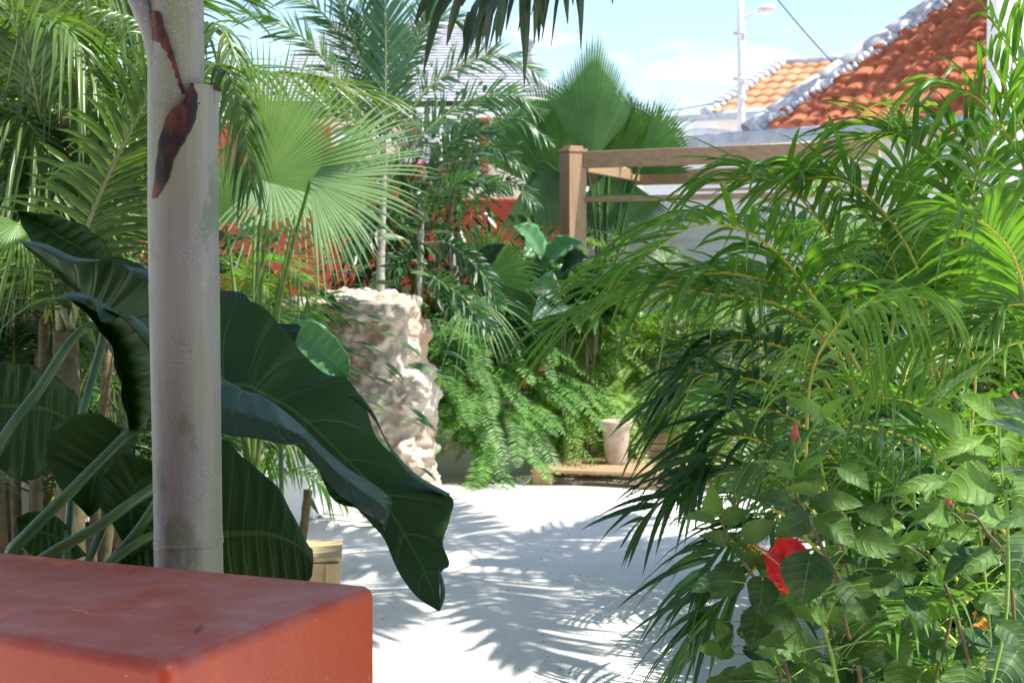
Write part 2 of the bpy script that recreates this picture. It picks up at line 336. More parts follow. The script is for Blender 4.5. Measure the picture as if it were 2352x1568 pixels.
# ------------------------------------------------------------------ fronds
def pinnate(mb, rb, pts, n=40, ll=.4, lw=.03, a0=70, a1=25, lift=.35, droop=.35, bare=.2, rr=.008, roll=0, plume=0, tint=(.2, .7), seg=6, across=3, jit=.12, prof=.45, ft=False, rmat=0):
    cur = catmull(pts, 48); seglen = np.linalg.norm(np.diff(cur, axis=0), axis=1); s = np.r_[0, np.cumsum(seglen)]; s /= s[-1]
    T = nrm(np.gradient(cur, axis=0))
    rb.tube(cur[::3], np.linspace(rr, rr*.25, len(cur[::3])), 6, rmat)
    t = bare+(1-bare)*(np.arange(n)+.5)/n
    t = np.repeat(t, 2); sd = np.tile([-1., 1.], n); t = np.clip(t+rng.normal(0, .2/n, 2*n), bare, .995)
    O = np.stack([np.interp(t, s, cur[:, k]) for k in range(3)], -1); TT = nrm(np.stack([np.interp(t, s, T[:, k]) for k in range(3)], -1))
    S = np.cross(TT, np.array([0, 0, 1.])); bad = np.linalg.norm(S, axis=1) < .15; S[bad] = np.cross(TT[bad], np.array([0.3, 1., 0])); S = nrm(S); N = np.cross(S, TT)
    ro = np.full(2*n, roll, float)+ (rng.uniform(-1, 1, 2*n)*plume)
    c, sn = np.cos(ro)[:, None], np.sin(ro)[:, None]
    S2 = S*c+N*sn; N2 = -S*sn+N*c
    u = (t-bare)/(1-bare); ang = np.radians(a0+(a1-a0)*u+rng.normal(0, 60*jit, 2*n)*.5)
    d = nrm(TT*np.cos(ang)[:, None]+S2*(sd*np.sin(ang))[:, None]+N2*(lift+rng.normal(0, jit, 2*n))[:, None])
    L = ll*(.30+.70*np.sin(math.pi*np.clip(u*.80+.15, 0, 1))**prof)*(1+rng.normal(0, jit*.6, 2*n)); L *= np.where(u > .9, 1-.55*(u-.9)/.1, 1)
    v = np.linspace(0, 1, seg+1)
    dr = droop*(1+rng.normal(0, .3, 2*n)); G = np.array([0, 0, -1.])
    ctr = O[:, None]+L[:, None, None]*(d[:, None]*(v-.18*np.clip(dr[:, None], 0, 2)*v**2)[..., None]+G*(dr[:, None]*v**2)[..., None])
    tan = nrm(np.gradient(ctr, axis=1))
    ac = TT[:, None]-np.sum(TT[:, None]*tan, -1, keepdims=True)*tan; ac = nrm(ac)
    wp = np.minimum(1, .35+v*5)*np.clip(1-v, 0, 1)**.55 if not ft else np.array([.25, .5, .75, .95, 1.0, .7, .12])[:seg+1]; wd = lw*wp[None]*(.7+.3*np.sin(math.pi*u))[:, None]/2
    nm_ = np.cross(ac, tan)
    ti = rng.uniform(*tint, 2*n)
    if across == 3:
        P = np.stack([ctr-ac*wd[..., None], ctr+nm_*(wd*.45)[..., None]*sd[:, None, None], ctr+ac*wd[..., None]], 2)
    else: P = np.stack([ctr-ac*wd[..., None], ctr+ac*wd[..., None]], 2)
    mb.grids(P, tint=ti)
def fan(mb, hub, axis, normal, rad=.7, n=40, spread=120, fuse=.55, w_=1., cup=.15, droop=.12, tint=(.2, .7), pleat=.25, seg=9, tipdroop=.25, jit=.04, rprof=None):
    """pleated fan: fused to 'fuse', then free drooping segment tips"""
    hub = np.asarray(hub, float); ax = nrm(np.asarray(axis, float)); nn = np.asarray(normal, float); nn = nrm(nn-np.dot(nn, ax)*ax); rt = np.cross(ax, nn)
    a = np.radians(np.linspace(-spread, spread, n)); da = a[1]-a[0]
    v = np.linspace(.02, 1, seg+1)
    Rr = rad*(1+rng.normal(0, jit, n)) * (rprof(a) if rprof else (1-.15*(np.abs(a)/np.radians(180))**2))
    hw = np.where(v[None] < fuse, da/2*1.02*v[None], da/2*fuse*np.clip((1-v[None])/(1-fuse), 0, 1)**.8)*Rr[:, None]   # half width metric
    dirs = ax*np.cos(a)[:, None]+rt*np.sin(a)[:, None]; tg = -ax*np.sin(a)[:, None]+rt*np.cos(a)[:, None]
    r = Rr[:, None]*v[None]
    ctr = hub+dirs[:, None]*r[..., None]+nn*(cup*r*r/rad)[..., None]
    dd = droop*v**2+tipdroop*np.clip((v-fuse)/(1-fuse), 0, 1)**2
    ctr = ctr+np.array([0, 0, -1.])*(rad*dd[None]*(1+rng.normal(0, .3, n))[:, None])[..., None]
    tw = rng.normal(0, .25, n)[:, None]*np.clip((v-fuse)/(1-fuse), 0, 1)
    off = (tg[:, None]*np.cos(tw)[..., None]+nn*np.sin(tw)[..., None])*hw[..., None]
    P = np.stack([ctr-off, ctr+nn*(hw*pleat*2)[..., None], ctr+off], 2)
    mb.grids(P, tint=rng.uniform(*tint, n))
KINDS = {
 'areca': dict(n=38, ll=.42, lw=.026, a0=62, a1=22, lift=.42, droop=.42, bare=.22, rr=.007),
 'areca_small': dict(n=26, ll=.26, lw=.019, a0=60, a1=22, lift=.4, droop=.45, bare=.2, rr=.005, seg=5),
 'coconut': dict(n=56, ll=.62, lw=.034, a0=70, a1=25, lift=.1, droop=.35, bare=.12, rr=.016),
 'foxtail': dict(n=110, ll=.26, lw=.024, a0=58, a1=30, lift=.1, droop=.12, bare=.15, rr=.010, plume=1.5, seg=4, across=2),
 'fern': dict(n=36, ll=.085, lw=.015, a0=80, a1=60, lift=.05, droop=.08, bare=.04, rr=.002, seg=3, across=2, jit=.08, prof=.7),
 'feather': dict(n=44, ll=.34, lw=.022, a0=60, a1=25, lift=.25, droop=.25, bare=.15, rr=.008, seg=4, across=2),
 'fishtail': dict(n=26, ll=.30, lw=.07, a0=55, a1=25, lift=-.1, droop=.55, bare=.1, rr=.008, seg=4),
}
def frond(root, kind, mat, pts, rmat='rachis_green', sub=True, **kw):
    k = dict(KINDS[kind]); k.update(kw); mb = MB(); rb = MB(); pinnate(mb, rb, pts, **k)
    o = mb.build('frond', mat, root)
    if sub: rb.build('frond_stalk', rmat, o)
    return o
def frondpx(root, kind, mat, px, rmat='rachis_green', **kw): return frond(root, kind, mat, [W(*p) for p in px], rmat, **kw)
def arch(base, az, el, L, fall, n=6, z0=0):
    """rachis rising at el then arching over"""
    base = np.asarray(base, float); h = np.array([math.cos(az), math.sin(az), 0.]); t = np.linspace(0, 1, n)[:, None]
    return base+h*(L*math.cos(el)*(t+.35*t*t))+np.array([0, 0, 1.])*(L*(math.sin(el)*t-fall*t*t))
def clump(name, label, base, cnt, zr, Lr, mat, kind='areca', azr=(0, 360), elr=(50, 80), fr=(.35, .75), group=None, rmat='rachis_yellow', cane=.02, spread=.18, extra=(), cat='palm', nc=None, canemat='cane', **kw):
    r = thing(name, label, cat, (base[0], base[1], base[2] if len(base) > 2 else 0.), group)
    b = np.array(r.location)
    tops = []
    for i in range(cnt):
        az = R(random.uniform(*azr)); q0 = b+np.array([math.cos(az)*spread*random.random(), math.sin(az)*spread*random.random(), 0]); z = random.uniform(*zr)
        top = q0+np.array([math.cos(az)*.12*z, math.sin(az)*.12*z, z]); tops.append((q0, top))
        el = R(random.uniform(*elr)); L = random.uniform(*Lr)
        frond(r, kind, mat, arch(top, az, el, L, random.uniform(*fr)), rmat, **kw)
    for q0, top in tops[:(nc if nc is not None else len(tops))]:
        if cane and top[2]-q0[2] > .12:
            t = MB(); k = 9; t.tube([q0+(top-q0)*i/k for i in range(k+1)], [cane*(1.0+.12*(i % 2)) for i in range(k+1)], 8); t.build('cane', canemat, r)
    for e in extra: frondpx(r, kind, mat, e, rmat, **kw)
    return r
exec_parts = []
from mathutils import noise as mn
# ------------------------------------------------------------------ ground
g = MB(); xs = np.r_[-120, -40, np.linspace(-9, 9, 150), 40, 120]; ys = np.r_[-60, -10, np.linspace(-2, 16, 150), 40, 150]
X, Y = np.meshgrid(xs, ys); Z = np.zeros_like(X)
for i in range(X.shape[0]):
    for j in range(X.shape[1]):
        if abs(X[i, j]) < 9 and -2 < Y[i, j] < 16: Z[i, j] = .018*mn.noise((X[i, j]*1.3, Y[i, j]*1.3, 0))+.010*mn.noise((X[i, j]*5, Y[i, j]*5, 3))
g.grids(np.stack([X, Y, Z], -1)); tag(g.build('sand_ground', 'sand'), kind='structure')
# ------------------------------------------------------------------ red wall block in front
H0 = 1.0
p_front = Wz(385, 1527, H0); p_right = Wz(866, 1342, H0)
p_l = Wz(0, 1456, H0); p_bl = Wz(0, 1261, H0); p_br = Wz(800, 1331, H0)
d1 = nrm(p_l-p_front); d2 = nrm(p_bl-p_br)
far1 = p_front+d1*1.6; far2 = p_br+d2*1.75
poly = [p_front, p_right, far2, far1]
mb = MB(); V = [np.array([p[0], p[1], H0]) for p in poly]+[np.array([p[0], p[1], -.05]) for p in poly]
mb.raw(V, [(0, 1, 2, 3), (7, 6, 5, 4), (0, 4, 5, 1), (1, 5, 6, 2), (2, 6, 7, 3), (3, 7, 4, 0)])
blk = mb.build('garden_wall', 'red_stucco', loc=(p_front[0], p_front[1], 0), bevel=.019)
blk.modifiers['bevel'].segments = 5
tag(blk, 'low red painted masonry wall with rounded edges and hairline cracks, right in front', 'wall')
mb = MB(); a = Wz(449, 1448, H0+.003); b_ = Wz(464, 1434, H0+.003); mb.tube([a, (a+b_)/2+np.array([0, 0, .0012]), b_], [.0013, .0018, .0012], 6)
tag(mb.build('twig', 'stem_brown', loc=a), 'tiny brown bit of twig lying on top of the red wall', 'twig')
# ------------------------------------------------------------------ grey palm trunk
DT = 2.95; S_ = DT/FPX
pb = W(434, 1300, DT)
palm = thing('palm_tree', 'smooth pale grey palm trunk with brown torn sheath rising behind the red wall', 'palm', (pb[0]+.01, DT, 0))
def prof(tab, y): t = np.array(tab, float); return np.interp(y, t[:, 0], t[:, 1]), np.interp(y, t[:, 0], t[:, 2])
tabA = [(100, 424, 79), (215, 421, 79), (340, 418.5, 80), (500, 421, 79.5), (700, 424, 80), (1000, 429, 78.5), (1200, 432, 78), (1238, 432.5, 78.5), (1244, 433, 80.5), (1250, 433, 78), (1300, 434, 78.5), (1800, 436, 84), (2400, 438, 90)]
tabB = [(-500, 406, 55), (0, 406, 62.5), (150, 406, 65), (215, 407, 66), (300, 411, 70), (480, 420, 78.6), (600, 421, 78)]
tabC = [(-900, 404, 38), (-500, 405, 50), (0, 406, 60.5), (215, 406, 62.5), (400, 411, 64)]
def shaft(tab, ys, thf, k=40, dr=0., wob=0.):
    rows = []; lim = [thf(y) for y in ys]; lo, hi_ = min(l[0] for l in lim), max(l[1] for l in lim); full = k > 35
    for y in ys:
        c, r = prof(tab, y); ce = W(c, y, DT); t0, t1 = thf(y); th = np.linspace(t0, t1, k) if k < 20 else np.clip(np.linspace(lo, hi_, k*2 if not full else k), t0, t1); rr = (r*S_+dr)*(1+wob*np.sin(th*3+y*.01))
        rows.append(np.stack([ce[0]+rr*np.sin(th), ce[1]-rr*np.cos(th), ce[2]+0*th], -1))
    P = np.array(rows); return P
def th_of(tab, x, y, dr=0.):
    c, r = prof(tab, y); return math.asin(max(-1, min(1, (x-c)/(r+dr/S_))))
mb = MB(); ys = np.r_[np.linspace(2430, 1260, 20), np.linspace(1256, 1232, 13), np.linspace(1225, 460, 50)]
P = shaft(tabA, ys, lambda y: (-math.pi, math.pi), 49)
for i, y in enumerate(ys):   # leaf-scar rings, higher on the right
    for yc, am in ((1245, .0016), (890, .0006)):
        th = np.linspace(-math.pi, math.pi, 49); yy = y+10*np.sin(th); f = am*np.exp(-((yy-yc)/5.)**2)
        P[i, :, 0] += f*np.sin(th); P[i, :, 1] -= f*np.cos(th)
mb.grids(P); mb.build('trunk', 'crownshaft', palm)
mA = [(470, 360), (455, 366), (418, 372), (333, 384), (283, 400), (259, 416), (243, 440), (213, 453), (189, 457)]
def marg(tab, y): t = np.array(sorted(tab)); return np.interp(y, t[:, 0], t[:, 1])
mb = MB(); ys = np.linspace(470, 200, 60)
mb.grids(shaft([(a_, b_-0, c_+(0 if a_ > 400 else .6)) for a_, b_, c_ in tabA], ys, lambda y: (th_of(tabA, marg(mA, y), y), math.pi*1.15*min(1, .45+(y-200)/260*.6)), 30, .0003))
shA = mb.build('leaf_sheath', 'crownshaft', palm)
mb = MB(); ys = np.linspace(458, 200, 36)
inn = [(460, 376), (430, 396), (418, 403), (373, 419), (333, 443), (293, 459), (256, 467), (227, 470), (205, 462), (189, 458)]
mb.grids(shaft(tabA, ys, lambda y: (th_of(tabA, marg(mA, y)-2+.8*math.sin(y*.11), y, .0022), th_of(tabA, marg(inn, y)+2*math.sin(y*.05)+.8*math.sin(y*.23), y, .0022)), 12, .0022))
mb.build('dry_margin', 'brown_sheath', shA, solid=.001)
mb = MB(); ys = np.linspace(464, 38, 90); mB_ = [(0, 352), (27, 364), (43, 381), (69, 387), (99, 400), (131, 411), (187, 427), (222, 437), (234, 470)]
mb.grids(shaft(tabB, ys, lambda y: (-math.pi*.9, math.pi*.5 if y > 225 else th_of(tabB, marg(mB_, y), y)), 30, .0002))
shB = mb.build('leaf_sheath', 'crownshaft', palm)
mb = MB(); ys = np.linspace(222, 36, 60); inB = [(0, 350), (30, 357), (53, 352), (93, 347), (99, 360), (107, 379), (128, 396), (160, 412), (187, 420), (222, 431)]
mb.grids(shaft(tabB, ys, lambda y: (th_of(tabB, marg(inB, y)+2*math.sin(y*.3), y, .002), th_of(tabB, marg(mB_, y)+2+1.5*math.sin(y*.9), y, .002)), 10, .002))
mb.build('dry_margin', 'brown_sheath', shB, solid=.001)
mb = MB(); mb.grids(shaft(tabC, np.linspace(400, -900, 40), lambda y: (-math.pi, math.pi), 40)); mb.build('crownshaft', 'crownshaft', palm)
# cut petiole stub with ragged dry strips
mb = MB(); q = catmull([W(476, 380, DT-.005), W(482, 300, DT-.008), W(486, 240, DT-.010), W(494, 203, DT-.012)], 12); mb.tube(q, np.linspace(.0205, .0120, 12), 16)
st_ = mb.build('leaf_stub', 'crownshaft', palm)
mb = MB(); mb.tube([W(493, 205, DT-.014), W(497, 197, DT-.014)], [.0125, .0115], 14); mb.tube([W(470, 256, DT-.03), W(476, 226, DT-.034), W(487, 192, DT-.030)], [.005, .004, .001], 6)
mb.tube([W(452, 240, DT-.05), W(458, 214, DT-.045), W(455, 190, DT-.045)], [.008, .004, .001], 6); mb.tube([W(362, 60, DT-.05), W(357, 40, DT-.05), W(361, 26, DT-.05)], [.006, .004, .001], 6)
mb.tube([W(470, 262, DT-.03), W(475, 235, DT-.032), W(479, 215, DT-.034)], [.004, .004, .001], 6)
mb.build('dry_strip', 'brown_sheath', st_)
mb = MB(); mb.tube(catmull([W(372, 150, DT-.02), W(353, 80, DT-.02), W(325, 20, DT-.02), W(285, -60, DT-.02), W(200, -220, DT)], 14), np.linspace(.026, .012, 14), 14)
pt = mb.build('leaf_stalk', 'crownshaft', palm)
topP = W(404, -900, DT)
for az, L in ((20, 1.5), (95, 1.6), (165, 1.6), (240, 1.3), (305, 1.5), (345, 1.4)):
    frond(palm, 'coconut', 'coconut_leaf', arch(topP, R(az), R(52), L, .45), n=44, ll=.45)
frond(palm, 'coconut', 'coconut_leaf', arch(W(200, -220, DT), R(175), R(40), 1.3, .5), n=40, ll=.42)
# ------------------------------------------------------------------ elephant ear plants
def lerp(a, b, t): return a+(b-a)*t
def bigleaf(root, A, M, B, mat, ripple=.006, freq=26, bulge=.02, parent=None, n=48, m=10, stalk=None, sr=(.012, .009), rims=(), ph=0.):
    def cv(L): return catmull([W(*p) if len(p) == 3 else None for p in L], n)
    a, md, b = cv(A), cv(M), cv(B)
    u = np.linspace(0, 1, m+1)
    def side(e, sgn):
        P = md[:, None]*(1-u)[None, :, None]+e[:, None]*u[None, :, None]
        return P
    L, Rr = side(a, 1), side(b, -1)
    P = np.concatenate([L[:, ::-1], Rr[:, 1:]], 1)
    T = np.gradient(P, axis=0); Q = np.gradient(P, axis=1); Nn = nrm(np.cross(T, Q))
    flip = np.sign((Nn*(CAM-P)).sum(-1).mean()); Nn = Nn*flip
    uu = np.abs(np.linspace(-1, 1, 2*m+1))[None]; v = np.linspace(0, 1, n)[:, None]
    sgn = np.sign(np.linspace(-1, 1, 2*m+1))[None]
    env = np.sin(math.pi*np.clip(v, 0, 1))**.4
    # side veins form shallow corrugation, margins ripple
    wid = np.linalg.norm(a-b, axis=1)[:, None]; ks = np.clip(wid/.16, 0, 1)
    disp = -bulge*ks*(uu**1.3)*env + ks*ripple*(uu**2)*np.sin(freq*v+ph+sgn*1.3)*env + .0032*np.cos(2*math.pi*9*v)*uu*(1-uu)*4*env
    P = P+Nn*disp[..., None]
    mb = MB(); uvv = np.stack(np.broadcast_arrays(np.linspace(0, 1, 2*m+1)[None], v), -1)
    mb.grids(P, uv=uvv, tint=.45)
    for ra, rb in rims:
        x, y = catmull([W(*p) for p in ra], 24), catmull([W(*p) for p in rb], 24); k = np.linspace(0, 1, 6)[None, :, None]
        Pm = x[:, None]*(1-k)+y[:, None]*k; Pm = Pm+np.array([0, -.012, 0])*np.sin(math.pi*k)
        mb.grids(Pm, uv=np.stack(np.broadcast_arrays(.62+.3*np.linspace(0, 1, 6)[None], np.linspace(.02, .98, 24)[:, None]), -1), tint=.6, mat=1)
    o = mb.build('leaf', [mat, 'elephant_top'], root, solid=.0016)
    if stalk:
        s = MB(); cvv = catmull([W(*p) for p in stalk], 22); s.tube(cvv, np.linspace(sr[0], sr[1], 22), 14); s.build('leaf_stalk', 'petiole_green', o)
    return o
eb = W(120, 1500, 3.35)
ele = thing('elephant_ear_plant', 'huge dark green elephant ear plant with rippled leaves around the grey trunk', 'plant', (eb[0], eb[1], 0))
mb = MB(); mb.tube(catmull([(eb[0], eb[1], 0), (eb[0]-.03, eb[1]+.02, .3), (eb[0]+.02, eb[1], .62), (eb[0], eb[1]-.01, .82)], 14), [.06, .055, .058, .052]*3+[.05, .045], 12); mb.build('stem', 'stem_brown', ele)
def D3(L, d): return [(x, y, d if not isinstance(d, (list, tuple)) else d[i]) for i, (x, y) in enumerate(L)]
bs = (140, 1420, 3.35)
bigleaf(ele, D3([(262, 600), (225, 553), (180, 524), (110, 498), (40, 484)], 3.75), D3([(235, 640), (190, 575), (140, 545), (90, 512), (40, 485)], 3.8), D3([(190, 650), (150, 605), (100, 572), (62, 530), (40, 487)], 3.75), 'elephant_under', stalk=[(235, 640, 3.8), (240, 760, 3.8), (180, 1000, 3.7), bs])
bigleaf(ele, D3([(345, 800), (372, 715), (352, 630), (285, 594), (232, 598), (165, 604), (105, 574), (45, 552)], 3.45), D3([(240, 742), (238, 736), (234, 728), (225, 712), (205, 690), (165, 645), (105, 595), (45, 553)], 3.55), D3([(262, 750), (238, 745), (228, 735), (215, 718), (190, 692), (150, 650), (95, 602), (45, 554)], 3.55), 'elephant_under', ripple=.004, bulge=.0,
    stalk=[(240, 742, 3.55), (195, 752, 3.55), (150, 800, 3.5), (90, 895, 3.42), (20, 990, 3.35), (-60, 1150, 3.3), (-20, 1330, 3.32), (60, 1450, 3.35)], sr=(.008, .017),
    rims=[(D3([(45, 552), (105, 561), (170, 590), (232, 597)], 3.44), D3([(48, 555), (100, 575), (155, 603), (228, 601)], 3.40)), (D3([(285, 607), (310, 613), (345, 622), (368, 640)], 3.44), D3([(285, 608), (310, 632), (345, 645), (372, 650)], 3.40))])
bigleaf(ele, D3([(296, 990), (272, 930), (256, 870), (236, 800), (200, 740), (148, 676)], 3.25), D3([(302, 992), (292, 930), (278, 872), (258, 810), (226, 745), (152, 680)], 3.32), D3([(340, 985), (362, 930), (372, 870), (360, 800), (292, 722), (160, 682)], 3.2), 'elephant_under', ripple=.004, bulge=-.02,
    stalk=[(360, 980, 3.3), (302, 992, 3.3), (240, 1050, 3.28), (150, 1140, 3.25), (60, 1230, 3.25), (20, 1290, 3.28), (60, 1440, 3.33)], sr=(.010, .015),
    rims=[(D3([(147, 674), (185, 673), (218, 685), (250, 705), (278, 726)], 3.22), D3([(150, 682), (188, 693), (215, 690), (232, 738), (262, 738)], 3.18)), (D3([(300, 722), (325, 740), (352, 765)], 3.2), D3([(298, 724), (318, 752), (350, 800)], 3.16))])
bigleaf(ele, D3([(180, 912), (112, 868), (60, 845), (0, 838), (-60, 862)], 3.9), D3([(175, 970), (110, 940), (50, 932), (0, 930), (-60, 920)], 3.95), D3([(150, 1010), (100, 1080), (40, 1100), (-20, 1050), (-60, 960)], 3.9), 'elephant_under', stalk=[(175, 970, 3.95), (185, 1050, 3.9), (160, 1200, 3.7), bs])
bigleaf(ele, D3([(312, 1000), (292, 1045), (256, 1095), (240, 1142), (206, 1187)], 3.5), D3([(285, 985), (250, 1032), (225, 1082), (212, 1130), (205, 1188)], 3.55), D3([(230, 950), (150, 970), (103, 1020), (128, 1090), (200, 1182)], 3.5), 'elephant_under', ripple=.005, stalk=[(285, 985, 3.55), (292, 1060, 3.55), (220, 1250, 3.5), bs])
bigleaf(ele, D3([(348, 1060), (284, 1052), (243, 1100), (250, 1165), (312, 1282)], 3.45), D3([(356, 1090), (318, 1110), (300, 1160), (305, 1220), (335, 1290)], 3.5), D3([(400, 1100), (410, 1140), (410, 1200), (400, 1250), (345, 1296)], 3.45), 'elephant_under', stalk=[(370, 1100, 3.42), (350, 1122, 3.38), (300, 1155, 3.35), (220, 1212, 3.33), (110, 1275, 3.33), (60, 1330, 3.34), (70, 1450, 3.35)], sr=(.011, .014))
bigleaf(ele, D3([(160, 1215), (112, 1186), (70, 1181), (38, 1190)], 3.5), D3([(170, 1240), (112, 1226), (72, 1210), (38, 1192)], 3.52), D3([(200, 1275), (120, 1290), (60, 1262), (38, 1196)], 3.5), 'elephant_under', ripple=.002)
bigleaf(ele, D3([(400, 1215), (330, 1200), (290, 1262), (262, 1290)], 3.42), D3([(420, 1230), (350, 1240), (300, 1280), (262, 1300)], 3.45), D3([(420, 1290), (350, 1310), (300, 1320), (262, 1310)], 3.42), 'elephant_under', ripple=.002, stalk=[(400, 1222, 3.4), (350, 1228, 3.38), (270, 1278, 3.36), (150, 1380, 3.35)], sr=(.009, .011))
# big leaf right of the trunk
bigleaf(ele, D3([(470, 700), (558, 688), (612, 705), (652, 748), (684, 792), (742, 842), (792, 862), (842, 922), (872, 1000), (920, 1052), (962, 1092), (1036, 1136), (1030, 1180), (1014, 1240), (1031, 1290), (1008, 1312), (1011, 1400)], [3.62, 3.62, 3.6, 3.58, 3.56, 3.54, 3.52, 3.5, 3.46, 3.42, 3.38, 3.32, 3.28, 3.24, 3.2, 3.17, 3.12]),
    D3([(520, 890), (555, 888), (570, 888), (580, 892), (595, 900), (625, 915), (660, 935), (700, 965), (750, 1010), (800, 1060), (840, 1100), (882, 1155), (915, 1205), (945, 1255), (972, 1305), (992, 1350), (1010, 1402)], [3.45]*6+[3.44, 3.42, 3.40, 3.38, 3.36, 3.33, 3.29, 3.25, 3.2, 3.16, 3.12]),
    D3([(505, 905), (525, 915), (540, 918), (555, 925), (570, 935), (590, 950), (620, 970), (665, 1000), (710, 1050), (765, 1100), (800, 1145), (850, 1190), (880, 1225), (905, 1290), (925, 1330), (960, 1372), (1006, 1402)], [3.42]*6+[3.41, 3.39, 3.37, 3.35, 3.33, 3.3, 3.27, 3.23, 3.2, 3.16, 3.12]),
    'elephant_under', ripple=.006, freq=40, bulge=.015, n=90, m=14, stalk=[(560, 900, 3.45), (500, 960, 3.5), (400, 1150, 3.5), (250, 1380, 3.42), bs], sr=(.010, .014),
    rims=[(D3([(795, 905), (850, 950), (905, 1035), (960, 1092), (1034, 1134)], 3.36), D3([(830, 908), (862, 955), (895, 1030), (945, 1098), (1030, 1142)], 3.33)), (D3([(1010, 1305), (1004, 1320), (1012, 1345), (1010, 1395)], 3.14), D3([(1010, 1312), (1018, 1332), (1022, 1368), (1012, 1398)], 3.12))])
bigleaf(ele, D3([(480, 850), (540, 885), (562, 898), (600, 908), (650, 942), (705, 990), (745, 1030), (800, 1076), (860, 1114), (899, 1149), (894, 1180), (884, 1214)], 3.22), D3([(480, 930), (530, 945), (558, 952), (605, 966), (655, 985), (700, 1008), (730, 1040), (780, 1090), (835, 1132), (880, 1165), (887, 1190), (884, 1215)], 3.12), D3([(480, 985), (530, 1000), (560, 1003), (610, 1010), (660, 1020), (692, 1022), (722, 1060), (762, 1118), (815, 1160), (862, 1190), (878, 1200), (883, 1217)], 3.2), 'elephant_top', ripple=.001, bulge=.0, freq=20, n=70,
    stalk=[(500, 930, 3.2), (440, 1000, 3.35), (330, 1200, 3.4), bs], sr=(.010, .013))
bigleaf(ele, D3([(690, 1019), (735, 1040), (780, 1098), (830, 1142), (868, 1182)], 3.26), D3([(688, 1019), (730, 1060), (765, 1112), (805, 1150), (850, 1178)], 3.28), D3([(686, 1020), (722, 1052), (745, 1110), (772, 1152), (834, 1168)], 3.26), 'elephant_under', ripple=.001, bulge=0)
bigleaf(ele, D3([(420, 1060), (505, 1004), (562, 1048), (612, 1086), (660, 1130), (700, 1200), (718, 1262)], 3.55), D3([(430, 1235), (505, 1228), (560, 1224), (605, 1224), (648, 1234), (690, 1256), (720, 1292)], 3.5), D3([(420, 1420), (505, 1400), (560, 1392), (610, 1388), (655, 1380), (694, 1356), (716, 1322)], 3.5), 'elephant_under', ripple=.003, bulge=.03, stalk=[(440, 1235, 3.5), (380, 1290, 3.5), (250, 1400, 3.42), bs])
bigleaf(ele, D3([(490, 668), (530, 668), (560, 676), (577, 695)], 3.75), D3([(490, 682), (530, 684), (560, 688), (577, 697)], 3.75), D3([(490, 730), (530, 720), (560, 705), (577, 700)], 3.75), 'elephant_top', ripple=.001)
bigleaf(ele, D3([(640, 742), (660, 744), (680, 745), (690, 750)], 3.75), D3([(650, 760), (665, 760), (680, 758), (690, 752)], 3.75), D3([(672, 800), (678, 785), (682, 770), (690, 754)], 3.75), 'elephant_top', ripple=.001)
el2 = thing('elephant_ear_plant', 'sunlit pale green elephant ear leaf against the coral rock pillar', 'plant', W(650, 1060, 6.0)*np.array([1, 1, 0]))
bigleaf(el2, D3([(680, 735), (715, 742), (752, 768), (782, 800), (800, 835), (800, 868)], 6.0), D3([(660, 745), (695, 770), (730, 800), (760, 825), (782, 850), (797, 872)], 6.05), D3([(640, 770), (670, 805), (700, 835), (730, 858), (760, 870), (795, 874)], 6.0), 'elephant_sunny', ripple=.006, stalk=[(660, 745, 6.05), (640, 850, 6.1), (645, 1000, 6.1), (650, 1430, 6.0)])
# ------------------------------------------------------------------ crates, planters, rock, garden walls
def plank_crate(name, label, c, size, rot=0., wood='pale_wood', group=None, slats=3):
    r = thing(name, label, 'crate', (c[0], c[1], c[2]), group); c = np.array(c, float); cs, sn = math.cos(rot), math.sin(rot)
    ax = np.array([[cs, sn, 0], [-sn, cs, 0], [0, 0, 1]]); sx, sy, sz = size; h = sz/slats
    for s, (a, l, off) in enumerate(((0, sx, sy/2), (0, sx, -sy/2), (1, sy-.05, sx/2), (1, sy-.05, -sx/2))):
        mb = MB()
        for k in range(slats):
            n_ = ax[1] if a == 0 else ax[0]
            sz3 = (l, .02, h-.006) if a == 0 else (.02, l, h-.006)
            mb.box(c+n_*(off-.01*np.sign(off))+np.array([0, 0, h*(k+.5)]), sz3, ax)
        mb.build('side_panel', wood+('_x' if a == 0 else '_y'), r, smooth=False, bevel=.002)
    mb = MB(); k = 4
    for i in range(k): mb.box(c+ax[1]*((i+.5)/k-.5)*(sy)+np.array([0, 0, sz+.011]), (sx+.02, sy/k-.006, .018), ax)
    mb.build('lid', wood+'_x', r, smooth=False, bevel=.002)
    for i in (-1, 1):
        for j in (-1, 1):
            mb = MB(); mb.box(c+ax[0]*(sx/2-.03)*i+ax[1]*(sy/2+.012)*j+np.array([0, 0, sz/2]), (.05, .02, sz-.004), ax); mb.build('batten', wood+'_z', r, smooth=False, bevel=.002)
    return r
plank_crate('wooden_crate', 'pale wooden crate on the sand beside the red wall, under the big dark leaf', (-1.0, 6.15, 0), (.56, .40, .30), R(6))
plank_crate('wooden_crate', 'pale wooden crate at far left, seen between the elephant ear stalks', (-2.15, 6.55, 0), (.72, .42, .30), R(-3))
